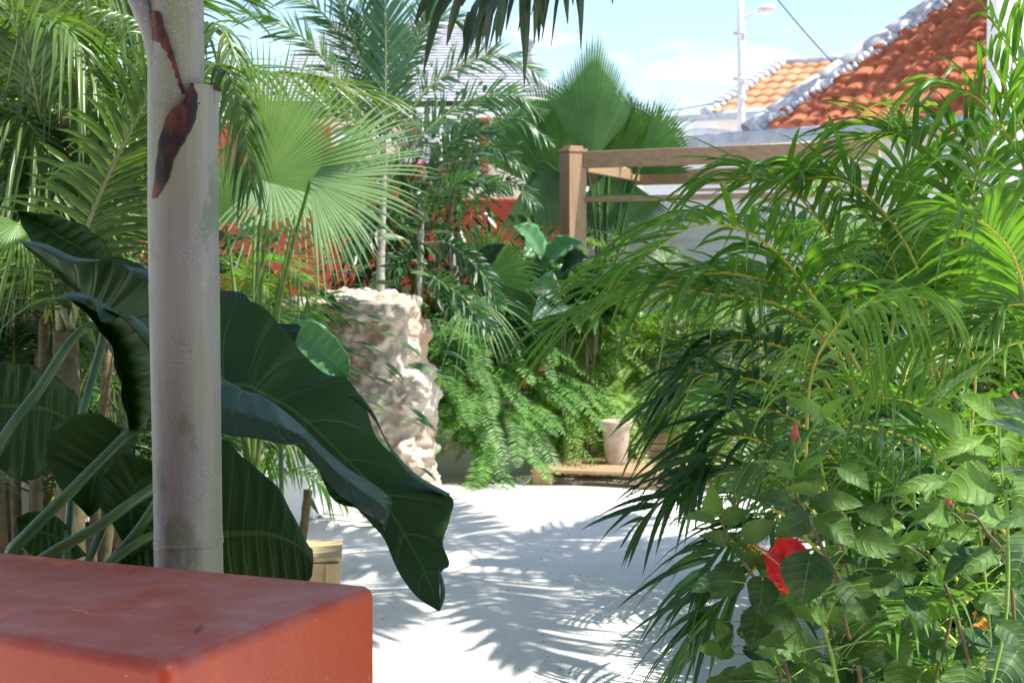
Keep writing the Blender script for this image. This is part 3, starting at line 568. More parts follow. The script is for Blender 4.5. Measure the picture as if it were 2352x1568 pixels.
def wallseg(name, label, pts, h, th, mat, cat='wall', cap=None, bev=.02):
    r = thing(name, label, cat, (pts[0][0], pts[0][1], 0)); P = np.array(pts, float); n = len(P)
    T = nrm(np.gradient(P, axis=0)); Nn = np.stack([-T[:, 1], T[:, 0]], -1)
    A = P-Nn*th/2; B = P+Nn*th/2; hs = np.broadcast_to(np.asarray(h, float), (n,))
    V = []
    for i in range(n): V += [(A[i][0], A[i][1], -.1), (A[i][0], A[i][1], hs[i]), (B[i][0], B[i][1], hs[i]), (B[i][0], B[i][1], -.1)]
    F = [(0, 1, 2, 3), (4*n-1, 4*n-2, 4*n-3, 4*n-4)]
    for i in range(n-1):
        for k in range(3): F.append((4*i+k, 4*i+4+k, 4*i+5+k, 4*i+1+k))
    mb = MB(); mb.raw(V, F); mb.build('wall_face', mat, r, smooth=False, bevel=bev)
    return r
def xy(px, D): return ((px-1176)/FPX*D*1.0, D)
w1 = wallseg('planter_wall', 'low white rendered planter wall on the left, ending beside the coral rock', [xy(-500, 6.0), xy(0, 6.75), xy(400, 7.6), xy(640, 8.55), xy(752, 9.1)], .54, .16, 'white_paint')
w2 = wallseg('planter_wall', 'low white planter wall under the hanging ferns right of the coral rock', [xy(975, 11.2), xy(998, 10.75), xy(1140, 10.75), xy(1300, 11.1)], .54, .14, 'white_paint')
w3 = wallseg('garden_wall', 'tall red painted garden wall lit by the sun behind the left fan palm', [xy(-900, 9.2), xy(0, 10.6), xy(759, 11.2)], 2.55, .2, 'red_wall_paint')
w4 = wallseg('garden_wall', 'shaded red garden wall behind the slim grey palm trunks', [xy(764, 11.25), xy(800, 13.0), xy(1060, 13.1)], 2.40, .2, 'red_wall_paint')
w5 = wallseg('garden_wall', 'lower red garden wall beside the wooden pergola post', [xy(1061, 13.25), xy(1330, 13.3)], 2.10, .2, 'red_wall_paint')
for pl, nm in ((MB(), 0),):
    pass
def soilbed(name, label, poly, z, root):
    mb = MB(); V = [(x, y, z) for x, y in poly]; mb.raw(V, [tuple(range(len(V)))]); mb.build('soil', 'soil', root, smooth=False)
soilbed('soil', '', [xy(-500, 6.1), xy(0, 6.85), xy(400, 7.7), xy(640, 8.65), xy(752, 9.2), xy(800, 11), xy(0, 10.4), xy(-900, 9.0)], .44, w1)
soilbed('soil', '', [xy(998, 10.85), xy(1140, 10.85), xy(1300, 11.2), xy(1300, 13), xy(850, 12.9), xy(860, 11.4), xy(975, 11.3)], .44, w2)
# coral rock
def rocky(mb, fn, nu, nv, amp=.06, sc=4., seed=0.):
    P = np.zeros((nv, nu, 3))
    for i in range(nv):
        for j in range(nu):
            p, n_ = fn(j/(nu-1)*2*math.pi, i/(nv-1)); q = Vector(p)*sc+Vector((seed, seed, seed))
            d = mn.hetero_terrain(q, .8, 2.1, 6, .6)*.35-.25 + .9*abs(mn.noise(q*1.4))
            dd_, _ = mn.voronoi(q*.40+Vector((.3, .3, .3))*mn.noise(q*.8)); d = d*1.0 + 1.0*min(.30, dd_[1]-dd_[0]) - .35 + .42*mn.noise(q*2.3)+.28*mn.noise(q*6)
            P[i, j] = np.array(p)+np.array(n_)*amp*d
    P[:, -1] = P[:, 0]; mb.grids(P)
rk = thing('rock_pillar', 'rough beige coral rock pillar standing on the sand between planters', 'rock', (W(900, 1090, 9.9)[0], 9.9, 0))
tabR = [(675, 770, 930), (700, 745, 940), (740, 762, 970), (800, 790, 965), (870, 800, 983), (950, 815, 985), (1030, 835, 992), (1100, 845, 998), (1150, 850, 1000)]
def fR(th, v):
    y = 685+v*(1150-685); t = np.array(tabR, float); l, r_ = np.interp(y, t[:, 0], t[:, 1]), np.interp(y, t[:, 0], t[:, 2]); k = min(1, v*14)**.5
    c = W((l+r_)/2, y, 9.9); a = (r_-l)/2/FPX*9.9*k; s = math.sin(th); cc = math.cos(th)
    return (c[0]+a*np.sign(s)*abs(s)**.75, 9.9-a*.9*np.sign(cc)*abs(cc)**.75, c[2]), (s, -cc, 0)
mb = MB(); rocky(mb, fR, 170, 200, .10, 3.9); mb.build('stone_column', 'coral_stone', rk)
def slab(px, py, D, rx, ry, rz, sd, tilt=0):
    c = W(px, py, D)
    def f(th, v):
        ph = (v-.5)*math.pi; n_ = np.array([math.cos(ph)*math.sin(th), -math.cos(ph)*math.cos(th), math.sin(ph)]); e = np.sign(n_)*np.abs(n_)**.7
        p = np.array([e[0]*rx, e[1]*ry, e[2]*rz]); ct, s_ = math.cos(tilt), math.sin(tilt); p = np.array([p[0]*ct-p[2]*s_, p[1], p[0]*s_+p[2]*ct]); return c+p, n_
    mb = MB(); rocky(mb, f, 80, 46, .055, 7., sd); return mb
slab(868, 704, 9.5, .25, .26, .085, 3., R(-4)).build('cap_stone', 'coral_stone', rk)
slab(785, 700, 9.8, .22, .24, .08, 9., R(5)).build('cap_stone', 'coral_stone', rk)
slab(790, 1165, 9.25, .16, .14, .07, 5.).build('foot_stone', 'coral_stone', rk)
slab(700, 716, 9.9, .2, .25, .08, 12.).build('cap_stone', 'rubble', rk)
for i, (px, py, s) in enumerate(((1128, 1106, .035), (1150, 1102, .022), (1085, 1112, .018), (705, 1192, .03), (735, 1188, .02), (840, 1185, .02))):
    p = Wz(px, py, .01); 
    c = p
    def f(th, v, c=c, s=s):
        ph = (v-.5)*math.pi; n_ = np.array([math.cos(ph)*math.sin(th), -math.cos(ph)*math.cos(th), math.sin(ph)]); return c+n_*np.array([s, s*.8, s*.5]), n_
    mb = MB(); rocky(mb, f, 14, 9, s*.3, 30., i); 
    tag(mb.build('stone', 'pebble', loc=p), ('small grey stone on the sand below the green ferns', 'small grey stone on the sand at the foot of the left planter wall')[i > 2], 'stone', ('stones by the right planter', 'stones by the left planter')[i > 2])
# tiny dark grit and dry bits scattered on the sand
mb = MB()
for i in range(2600):
    y_ = random.uniform(4.6, 10.5); x_ = random.uniform(-1.6, 1.9); r_ = random.choice((.0018, .0025, .003, .0045)); c = np.array([x_, y_, .018*mn.noise((x_*1.3, y_*1.3, 0))+.010*mn.noise((x_*5, y_*5, 3))+r_*.4])
    a_ = random.random()*6; d_ = np.array([math.cos(a_), math.sin(a_), 0.])*r_*random.uniform(.8, 2.0); e_s = np.array([-d_[1], d_[0], 0])*.6; z_ = np.array([0, 0, r_*.7])
    mb.raw([c-d_, c+e_s, c+d_, c-e_s, c+z_], [(0, 1, 4), (1, 2, 4), (2, 3, 4), (3, 0, 4)])
for i in range(150):
    y_ = random.uniform(8.3, 10.4); x_ = random.choice((random.gauss(-1.05, .1), random.gauss(-.2, .25))) if y_ > 9 else random.gauss(-1.15, .08); a_ = random.random()*6; d_ = np.array([math.cos(a_), math.sin(a_), 0.])*random.uniform(.01, .03); n2_ = np.array([-d_[1], d_[0], 0])*.12; c = np.array([x_, y_, .018*mn.noise((x_*1.3, y_*1.3, 0))+.014])
    mb.raw([c-d_, c+n2_+(0, 0, .004), c+d_, c-n2_], [(0, 1, 2, 3)])
tag(mb.build('sand_grit', 'soil_grit', smooth=False), 'fine dark grit and dry leaf bits scattered over the pale sand', 'grit', kind='stuff')
# ------------------------------------------------------------------ pallet deck, pots
zt = .115; fl = Wz(1218, 1077, zt); fr_ = Wz(1700, 1092, zt); dx = nrm(fr_-fl); dy = np.array([-dx[1], dx[0], 0.]); ax = np.array([dx, dy, [0, 0, 1]])
dk = thing('wooden_pallet', 'low pine pallet deck lying on the sand under the sunlit ferns', 'pallet', (fl[0], fl[1], 0))
Ld = 2.3; Wd = .95
for i in range(8):
    mb = MB(); mb.box(fl+dx*Ld/2+dy*(.055+i*.122)+np.array([0, 0, -.011]), (Ld, .108, .022), ax); mb.build('deck_board', 'pine_x', dk, smooth=False, bevel=.003)
for i in range(4):
    for j in (0.06, Wd/2, Wd-.04):
        mb = MB(); mb.box(fl+dx*(.08+i*(Ld-.16)/3)+dy*j+np.array([0, 0, -.062]), (.13, .1, .078), ax); mb.build('block', 'pine_z', dk, smooth=False, bevel=.003)
for j in (0.06, Wd/2, Wd-.04):
    mb = MB(); mb.box(fl+dx*Ld/2+dy*j+np.array([0, 0, -.109]), (Ld, .1, .012), ax); mb.build('runner', 'pine_x', dk, smooth=False, bevel=.003)
def pot(name, label, p, r, h, mat):
    mb = MB(); pr = [(.001, .01), (.66, .01), (.72, .0), (.84, .5), (.94, .86), (1.05, .87), (1.08, 1.0), (.96, 1.0), (.90, .86), (.001, .84)]
    th = np.linspace(0, 2*math.pi, 33); P = np.array([[[p[0]+a*r*math.cos(t), p[1]+a*r*math.sin(t), p[2]+z*h] for t in th] for a, z in pr]); mb.grids(P)
    o = mb.build(name, mat, loc=p, bevel=.004); tag(o, label, 'pot'); return o
p = Wz(1415, 1063, zt+.003); pot('clay_pot', 'pale clay pot standing on the pallet under the bright ferns', (p[0], p[1], zt+.003), .105, .30, 'clay_pot')
p = Wz(1482, 1050, zt+.003); plank_crate('wooden_box', 'small dark brown wooden box on the pallet beside the clay pot', (p[0]+.1, p[1]+.08, zt+.003), (.36, .2, .15), R(2), wood='pine')
# ------------------------------------------------------------------ pergola
perg = thing('pergola', 'pine pergola frame with square post, top beam and lattice over the white fence', 'pergola', (W(1316, 600, 11.4)[0], 11.4, 0))
pc = W(1316, 345, 11.4); ra = R(-20)
def axz(a): return np.array([[math.cos(a), math.sin(a), 0], [-math.sin(a), math.cos(a), 0], [0, 0, 1]])
mb = MB(); mb.box((pc[0], pc[1], pc[2]/2-.01), (.152, .152, pc[2]-.02), axz(R(28))); mb.build('post', 'pine_z', perg, smooth=False, bevel=.005)
mb = MB(); mb.box((pc[0], pc[1], pc[2]-.006), (.165, .165, .024), axz(R(28))); mb.box((pc[0], pc[1], pc[2]+.018), (.115, .115, .022), axz(R(28))); mb.build('post_cap', 'pine_x', perg, smooth=False, bevel=.003)
def beam(a, b, h, th, name, mat='pine_x'):
    a, b = np.array(a), np.array(b); d = b-a; L = np.linalg.norm(d); d = d/L; n_ = nrm(np.cross(d, [0, 0, 1.])); u_ = np.cross(n_, d)
    mb = MB(); mb.box((a+b)/2, (L, th, h), np.array([d, n_, u_])); return mb.build(name, mat, perg, smooth=False, bevel=.004)
zb = W(1345, 368, 11.4)[2]
eR = np.array([2.55, 10.35, zb]); eL = np.array([W(1343, 370, 11.4)[0], 11.38, zb]); beam(eL, eR, .125, .07, 'beam')
dr_ = nrm(eR-eL)
beam(eL-np.array([0, 0, .30]), eR-np.array([0, 0, .30]), .042, .04, 'rail')
for t in (.80, 1.55): beam(eL+dr_*t-np.array([0, .0, .07]), eL+dr_*t-np.array([0, .0, .275]), .05, .045, 'lattice_post', 'pine_z')
for k in range(4): beam(eL+dr_*.84-np.array([0, 0, .105+k*.048]), eR-np.array([0, 0, .105+k*.048]), .022, .02, 'lattice_slat')
beam(W(1345, 382, 11.45), W(1482, 408, 12.9), .09, .05, 'cross_beam')
beam(np.array([eL[0]-.1, 13.0, zb-.06]), np.array([eR[0], 12.0, zb-.06]), .12, .06, 'rear_beam')
beam(np.array([eL[0]+.02, 12.95, 0]), np.array([eL[0]+.02, 12.95, zb-.12]), .1, .1, 'rear_post', 'pine_z')
# shiplap fence
fn = thing('board_fence', 'pale grey horizontal board fence behind the pergola', 'fence', (.72, 13.1, 0))
a = np.array([W(1352, 500, 13.25)[0], 13.25, 0]); b2 = np.array([3.9, 12.3, 0]); d = nrm(b2-a); n_ = np.array([d[1], -d[0], 0]); L = np.linalg.norm(b2-a)
for k in range(11):
    mb = MB(); tl = R(5); u_ = np.array([n_[0]*math.sin(tl)*-1, n_[1]*math.sin(tl)*-1, math.cos(tl)]); mb.box((a+b2)/2+np.array([0, 0, .12+k*.19]), (L, .02, .20), np.array([d, np.cross(u_, d), u_])); mb.build('board', 'shiplap_paint', fn, smooth=False)
for t in (0., .5, 1.):
    mb = MB(); mb.box(a+(b2-a)*t-n_*.07+np.array([0, 0, 1.08]), (.09, .09, 2.16), np.array([d, n_, [0, 0, 1]])); mb.build('post', 'shiplap_paint', fn, smooth=False)
# ------------------------------------------------------------------ buildings
def tile_roof(mb, E0, e, up, smax, tmax, w_, row, amp, clip, ns=8, nr=4, jit=.004):
    nrmv = np.cross(e, up); nrmv = nrmv if nrmv[2] > 0 else -nrmv
    S = np.arange(0, smax, w_/ns); Tt = np.concatenate([[r*row+f*row for f in (0., .33, .66, .98)] for r in range(int(tmax/row)+1)])
    hS = np.abs(np.sin(math.pi*(S/w_)))**.8*amp
    G = np.zeros((len(Tt), len(S), 3))
    jt = rng.normal(0, jit, (int(tmax/row)+2, int(smax/w_)+2))
    for i, t in enumerate(Tt):
        r_ = int(t/row+1e-6); f = t/row-r_
        h = hS+(1-f)*amp*.7+jt[r_, np.minimum((S/w_).astype(int), jt.shape[1]-1)]
        G[i] = E0+e*S[:, None]+up*(t-.35*amp*(1-f)*0+ -.02*hS/amp)[..., None]+nrmv*h[:, None] if False else E0+e*S[:, None]+up*t+nrmv*h[:, None]
    n, m_ = G.shape[:2]; idx = np.arange(n*m_).reshape(n, m_); F = []
    for i in range(n-1):
        for j in range(m_-1):
            if clip(S[j], Tt[i]): F.append((idx[i, j], idx[i, j+1], idx[i+1, j+1], idx[i+1, j]))
    mb.raw(G.reshape(-1, 3), F, tint=.5)
hz = W(1730, 307, 15.0)[2]
E0 = W(1718, 307, 15.0); E1d = (hz-1.5)/((W(2262, 268, 1.0)-CAM)[2]); E1 = CAM+(W(2262, 268, 1.0)-CAM)*E1d
E1[2] = E0[2]; e = nrm(E1-E0); hin = np.array([-e[1], e[0], 0.]); hin = hin if hin[1] > 0 else -hin
pit = R(40); up = hin*math.cos(pit)+np.array([0, 0, math.sin(pit)]); Nr = np.cross(e, up); Nr = Nr if Nr[2] > 0 else -Nr
def onroof(px, py):
    d = W(px, py, 1.0)-CAM; return CAM+d*(np.dot(E0-CAM, Nr)/np.dot(d, Nr))
hip = onroof(2185, -10); hs, ht = np.dot(hip-E0, e), np.dot(hip-E0, up)
house = thing('tiled_house', 'white house with orange red pantile roof and grey mortared hip on the right', 'house', (E0[0], E0[1], 0))
mb = MB(); tile_roof(mb, E0, e, up, np.linalg.norm(E1-E0)+.9, 4.2, .20, .25, .05, lambda s, t: s > hs/ht*t-.02)
rf = mb.build('roof', 'orange_tile', house)
# hip cap tiles
mb = MB(); hv = hip-E0; HL = np.linalg.norm(hv)*1.6; hd = nrm(hv); k = int(HL/.30)
sdv = nrm(np.cross(hd, [0, 0, 1.])); uu_ = np.cross(sdv, hd)
for i in range(k):
    th = np.linspace(-.2, math.pi+.2, 12); rows = []
    for f, rr in ((0, .125), (.5, .122), (1.06, .114)):
        c = E0+hd*(i+f)*.30+np.array([0, 0, .0+random.uniform(-.008, .008)]); rows.append([c+sdv*rr*math.cos(t)+uu_*rr*.85*math.sin(t) for t in th])
    mb.grids(np.array(rows))
mb.build('hip_cap', 'hip_mortar', rf, solid=.02)
# scalloped mortar under the cap
mb = MB()
for i in range(k*4): c = E0+hd*i*.075+np.array([0, 0, random.uniform(-.015, .01)])+sdv*(.11 if np.dot(sdv, e) > 0 else -.11); mb.tube([c, c+sdv*(.10 if np.dot(sdv, e) > 0 else -.10)*random.uniform(.6, 1.0)+np.array([0, 0, -.05])], [.048, .03], 8)
mb.build('hip_mortar', 'hip_mortar', rf)
# other roof plane to the left/back
mb = MB(); e2 = nrm(hin*1.0+np.array([0, 0, 0])); back = E0+hin*6; A0 = E0; hipend = E0+hv*1.6; mb.raw([A0, hipend, hipend+hin*5, back], [(0, 1, 2, 3)]); mb.build('rear_roof_slope', 'orange_tile', rf)
# gutter + walls
mb = MB(); g0 = E0-e*1.15-hin*.06+np.array([0, 0, -.05]); g1 = E1+e*.4-hin*.06+np.array([0, 0, -.05]); mb.box((g0+g1)/2, (np.linalg.norm(g1-g0), .14, .13), np.array([e, hin, [0, 0, 1]])); mb.build('gutter', 'galvanised', house, smooth=False, bevel=.02)
mb = MB(); q0, q1 = E0-e*1.05+hin*.15, E1+hin*.15; mb.box((q0+q1)/2*np.array([1, 1, 0])+np.array([0, 0, (hz-.12)/2])+hin*.1, (np.linalg.norm(q1-q0), .2, hz-.12), np.array([e, hin, [0, 0, 1]])); mb.build('wall', 'white_paint', house, smooth=False)
mb = MB(); q0 = E0-e*1.25+hin*.35; mb.box(q0+hin*.8+np.array([0, 0, -.0])*1+np.array([0, 0, hz/2-q0[2]+.07]), (.9, 1.4, hz+.14), np.array([e, hin, [0, 0, 1]])); mb.build('parapet', 'white_paint', house, smooth=False, bevel=.02)
# tall white wall on the right
tw = thing('tall_wall', 'tall sunlit white wall with grey stains at the right edge, beside the tiled roof', 'building', (W(2250, 268, 13.0)[0], 13.0, 0))
mb = MB(); x0 = (2254-1176)/FPX*13.3; mb.box((x0+2.2, 13.17, 2.9), (4.4, .25, 5.8)); mb.build('wall', 'stained_white', tw, smooth=False, bevel=.03)
mb = MB(); mb.box((x0+2.2, 13.17, 5.86), (4.5, .4, .12)); mb.build('coping', 'hip_mortar', tw, smooth=False, bevel=.02)
# far orange roof
fh = thing('distant_house', 'distant house with faded orange tile roof behind the street lamp', 'house', (W(1780, 260, 32)[0], 32, 0))
P0, P1 = W(1622, 263, 32), W(2050, 245, 30); P1[2] = P0[2]; e_ = nrm(P1-P0); h_ = np.array([-e_[1], e_[0], 0]); u2 = h_*math.cos(R(30))+np.array([0, 0, math.sin(R(30))]); N2 = np.cross(e_, u2)
d = W(1800, 150, 1.0)-CAM; top = CAM+d*(np.dot(P0-CAM, N2)/np.dot(d, N2)); s2, t2 = np.dot(top-P0, e_), np.dot(top-P0, u2)
mb = MB(); tile_roof(mb, P0, e_, u2, 9, t2, .30, .36, .05, lambda s, t: s > s2/t2*t, ns=6); fr2 = mb.build('roof', 'far_tile', fh)
mb = MB(); c0, c1 = P0, P0+e_*s2+u2*t2; K = 14
for i in range(K):
    a, b2 = c0+(c1-c0)*i/K, c0+(c1-c0)*(i+1.05)/K; mb.tube([a, b2], [.17, .13], 10)
mb.tube([c1, c1+e_*7], .13, 10); mb.build('ridge_cap', 'hip_mortar', fr2)
mb = MB(); mb.box((P0+P1)/2*np.array([1, 1, 0])+h_*2.4+e_*.3+np.array([0, 0, P0[2]/2-.03]), (5.6, 4, P0[2]-.06), np.array([e_, h_, [0, 0, 1]])); mb.build('wall', 'white_paint', fh, smooth=False)
mb = MB(); mb.box((P0+P1)/2-h_*.1+e_*.2+np.array([0, 0, -.08]), (6.2, .12, .14), np.array([e_, h_, [0, 0, 1]])); mb.build('gutter', 'galvanised', fh, smooth=False)
# grey roofed house behind the palms
DH = 24.
gh = thing('grey_roofed_house', 'cream house with steep grey shingle roof half hidden by the foxtail palms', 'house', (W(1060, 300, DH)[0], DH, 0))
apex0, apex1 = W(760, 105, DH+3.2), W(1060, 62, DH+3.2); apex0[2] = apex1[2]
ev0, ev1 = W(560, 232, DH), W(1300, 236, DH); ez = ev1[2]; ev0[2] = ez
evb0, evb1 = ev0+np.array([0, 6.4, 0]), ev1+np.array([0, 6.4, 0])
mb = MB()
def tri_rows(A, B, C_, D_, rows=26):
    # stepped shingle courses between eave A-B and ridge C-D
    t = np.repeat(np.linspace(0, 1, rows+1), 2)[1:-1]; off = np.tile([.035, 0.], rows); n_ = nrm(np.cross(B-A, C_-A)); n_ = n_ if n_[2] > 0 else -n_
    k = np.linspace(0, 1, 30)[None, :, None]; L0 = A[None]+(C_-A)[None]*t[:, None]; L1 = B[None]+(D_-B)[None]*t[:, None]
    P = L0[:, None]*(1-k)+L1[:, None]*k+n_*off[:, None, None]; mb.grids(P)
tri_rows(ev0, ev1, apex0, apex1); tri_rows(ev1, evb1, apex1, apex1+np.array([.01, 0, 0])); tri_rows(evb0, ev0, apex0, apex0); tri_rows(evb1, evb0, apex1, apex0)
rg = mb.build('roof', 'shingle', gh, smooth=False)
mb = MB(); c = W(1218, 128, DH+1.6); mb.tube([c-np.array([0, 0, .3]), c, c+np.array([0, 0, .22])], .06, 10); mb.tube([c+np.array([0, 0, .22]), c+np.array([0, 0, .30])], [.11, .09], 10); mb.build('vent_pipe', 'galvanised', rg)
mb = MB(); mb.tube([apex0, apex1], .1, 8); mb.tube([apex1, ev1], .08, 8); mb.build('ridge_cap', 'galvanised', rg)
mb = MB(); mb.box(((ev0[0]+ev1[0])/2, DH+3.2, ez/2-.04), (ev1[0]-ev0[0]-.5, 5.8, ez-.08)); mb.build('wall', 'cream_paint', gh, smooth=False)
mb = MB(); mb.box(((ev0[0]+ev1[0])/2, DH+.12, ez-.14), (ev1[0]-ev0[0]+.05, .14, .16)); mb.build('fascia', 'white_paint', gh, smooth=False)
mb = MB(); mb.box(((ev0[0]+ev1[0])/2, DH+.24, ez-.55), (ev1[0]-ev0[0]-.5, .05, .12)); mb.build('string_course', 'white_paint', gh, smooth=False)
wc = W(1035, 335, DH+.28)
wn = MB(); wn.box(wc, (.95, .04, .85)); wo = wn.build('window', 'glass_dark', gh, smooth=False)
mb = MB()
for i in range(4): mb.box(wc+np.array([-.45+i*.3, -.04, 0]), (.05, .05, .87))
for j in (-.42, 0, .42): mb.box(wc+np.array([0, -.038, j]), (.95, .04, .05))
mb.build('window_frame', 'white_paint', wo, smooth=False)
mb = MB(); mb.box(wc+np.array([.55, -.07, -.05]), (.11, .1, 1.1)); mb.box(wc+np.array([-.62, -.07, -.05]), (.11, .1, 1.1)); mb.build('window_trim', 'red_trim', wo, smooth=False)
mb = MB(); t = np.linspace(0, 1, 30); P = np.array([[wc+np.array([-.75+.42*k, -.14+.03*math.sin(k*40), z]) for k in t] for z in (.1, -.25, -.75)]); mb.grids(P); mb.build('curtain', 'curtain', wo)
# street lamp
DL = 22.; lx = W(1705, 250, DL)[0]
lm = thing('street_lamp', 'slim grey street lamp with a short arm against the sky', 'street lamp', (lx, DL, 0))
zt_ = W(1705, -120, DL)[2]; mb = MB(); mb.tube([(lx, DL, 0), (lx, DL, 2), (lx-.02, DL, 4), (lx-.05, DL, zt_)], [.075, .065, .055, .04], 14); po = mb.build('pole', 'lamp_metal', lm)
for yy in (78, 182, 225):
    c = W(1703, yy, DL); mb = MB(); mb.tube([c-np.array([0, 0, .03]), c+np.array([0, 0, .03])], .075, 12); mb.box(c+np.array([-.09, 0, 0]), (.07, .04, .05)); mb.build('clamp', 'lamp_metal', po)
mb = MB(); mb.tube(catmull([W(1702, 48, DL), W(1720, 36, DL), W(1738, 29, DL), W(1752, 27, DL)], 10), .022, 8); mb.build('arm', 'lamp_metal', lm)
mb = MB(); c = W(1756, 22, DL); d = np.array([1, 0, .22]); d /= np.linalg.norm(d); mb.tube([c-d*.09, c-d*.06, c+d*.02, c+d*.12, c+d*.17], [.03, .06, .085, .075, .02], 12); hd_ = mb.build('lamp_head', 'lamp_metal', lm)
mb = MB(); c2 = c+np.array([.03, 0, -.035]); mb.tube([c2-d*.05, c2+d*.02, c2+d*.09], [.03, .065, .03], 12); mb.build('lens', 'lamp_glass', hd_)
mb = MB(); a, b2 = W(1740, -60, 21.), W(2080, 300, 18.5); t = np.linspace(0, 1, 24)[:, None]; mb.tube(a*(1-t)+b2*t-np.array([0, 0, 1.])*(.12*4*t*(1-t)), .009, 6)
tag(mb.build('overhead_cable', 'cable_black', loc=a), 'thin dark overhead cable crossing the sky above the roof', 'cable')
mb = MB(); a, b2 = W(1440, 262, 24.), W(1704, 222, 22.); mb.tube(a*(1-t)+b2*t-np.array([0, 0, 1.])*(.05*4*t*(1-t)), .008, 6)
tag(mb.build('overhead_cable', 'cable_black', loc=a), 'faint cable running from the palm tops to the lamp pole', 'cable')
# ================================================================== PLANTS
# ---- overhead palm that shades the foreground (its frond hangs into view)
ov = thing('overhanging_palm', 'dark ragged palm fronds hanging down at the top, in front of the grey roof', 'palm', (1.5, .8, 0))
mb = MB(); mb.tube(catmull([(1.5, .8, 0), (1.35, 1.5, 1.5), (.95, 2.8, 2.75), (.5, 3.75, 3.25)], 26), [.07+.005*(i % 2) for i in range(26)], 14); mb.build('trunk', 'slim_bark', ov)
for i in range(11):
    frond(ov, 'coconut', 'coconut_leaf', arch((.5, 3.75, 3.25), R(i*137.5), R(random.choice((38, 50, 65))), random.uniform(1.1, 1.4), .35), n=44, ll=.42, lw=.045, seg=4, across=2)
for lb, cx, cy in (('tall palm right of the viewpoint that shades the red wall', .95, 2.7), ('tall palm above the right hand palms that shades the sand', 1.9, 6.9)):  # unseen palms added to shade the red wall and the sand
    bx_, by_ = (cx+1.3, cy-1.6) if cy < 5 else (cx+1.4, cy-.6)
    nfr = 18 if cy < 5 else 9
    ovx = thing('added_shade_palm', lb, 'palm', (bx_, by_, 0)); mb = MB(); mb.tube(catmull([(bx_, by_, 0), (bx_-.1, by_+.1, 2.2), (cx, cy, 4.5)], 26), [.11+.006*(i % 2) for i in range(26)], 16); mb.build('trunk', 'slim_bark', ovx)
    for i in range(nfr): frond(ovx, 'coconut', 'coconut_leaf', arch((cx, cy, 4.5), R(i*137.5+random.uniform(-8, 8)), R(random.choice((8, 25, 42))), random.uniform(1.3, 1.75), .40), n=56, ll=.5, lw=.062, seg=4, across=2)
for e in ([(1500, -420, 4.0), (1330, -200, 4.3), (1200, -95, 4.5), (1080, -70, 4.6), (990, -40, 4.6)], [(1480, -420, 4.2), (1320, -210, 4.5), (1200, -80, 4.7), (1120, -30, 4.8), (1075, 30, 4.8)]):
    frondpx(ov, 'fishtail', 'hang_frond_leaf', e, n=18, ll=.20, lw=.034, droop=.85, lift=-.25, seg=6, ft=True, jit=.3)
# ---- house and tree, both unseen, added to shade the foreground and tiled roof
th_ = thing('unseen_house', 'red painted house wall with a shaded roof overhang behind the viewpoint', 'house', (-1.5, -1.9, 0))
mb = MB(); mb.box((-1.2, -2.1, 1.6), (9, .3, 3.2)); mb.build('wall', 'red_wall_paint', th_, smooth=False)
mb = MB(); mb.box((-1.2, -1.5, 3.3), (9.6, 1.8, .12)); mb.build('roof', 'orange_tile', th_, smooth=False)
mb = MB(); mb.box((-.6, -1.92, 1.05), (1.0, .06, 2.1)); mb.build('door', 'box_stain', th_, smooth=False)
mb = MB(); mb.box((-3.3, -1.92, 1.5), (1.2, .06, 1.2)); mb.build('window', 'glass_dark', th_, smooth=False)
def tree(label, base, ctr, rad, n, mat='glossy_leaf', ls=(.10, .2)):
    r = thing('tree', label, 'tree', (base[0], base[1], 0)); base = np.array([base[0], base[1], 0.]); ctr = np.array(ctr); mb = MB(); fork = base+(ctr-base)*np.array([.4, .4, .6]); mb.tube(catmull([base, (base+fork)/2+np.array([.1, 0, 0]), fork], 14), np.linspace(.16, .11, 14), 12)
    mb.build('trunk', 'stem_brown', r); cl = []
    for i in range(14):
        e = ctr+rng.uniform(-1, 1, 3)*np.array(rad)*.85; cl.append(e); t = MB(); t.tube(catmull([fork, (fork+e)/2+rng.normal(0, .15, 3), e], 10), np.linspace(.06, .015, 10), 8); t.build('limb', 'stem_brown', r)
    cl = np.array(cl); P = cl[rng.integers(0, len(cl), n)]+rng.normal(0, .32, (n, 3)); d = nrm(rng.normal(0, 1, (n, 3))); L = rng.uniform(*ls, n); s_ = nrm(np.cross(d, rng.normal(0, 1, (n, 3)))); v = np.linspace(0, 1, 5); w_ = L[:, None]*.24*np.sin(math.pi*np.clip(v, .04, .97))[None]
    c = P[:, None]+d[:, None]*(L[:, None]*v)[..., None]; up_ = np.cross(s_, d); mb = MB(); mb.grids(np.stack([c-s_[:, None]*w_[..., None], c+up_[:, None]*(w_*.3)[..., None], c+s_[:, None]*w_[..., None]], 2), tint=rng.uniform(0, 1, n)); mb.build('crown', mat, r)
tree('leafy tree beyond the top of the picture, shading the tiled roof', (7.2, 15.8), (5.3, 14.8, 7.6), (1.9, 1.5, .9), 4600)
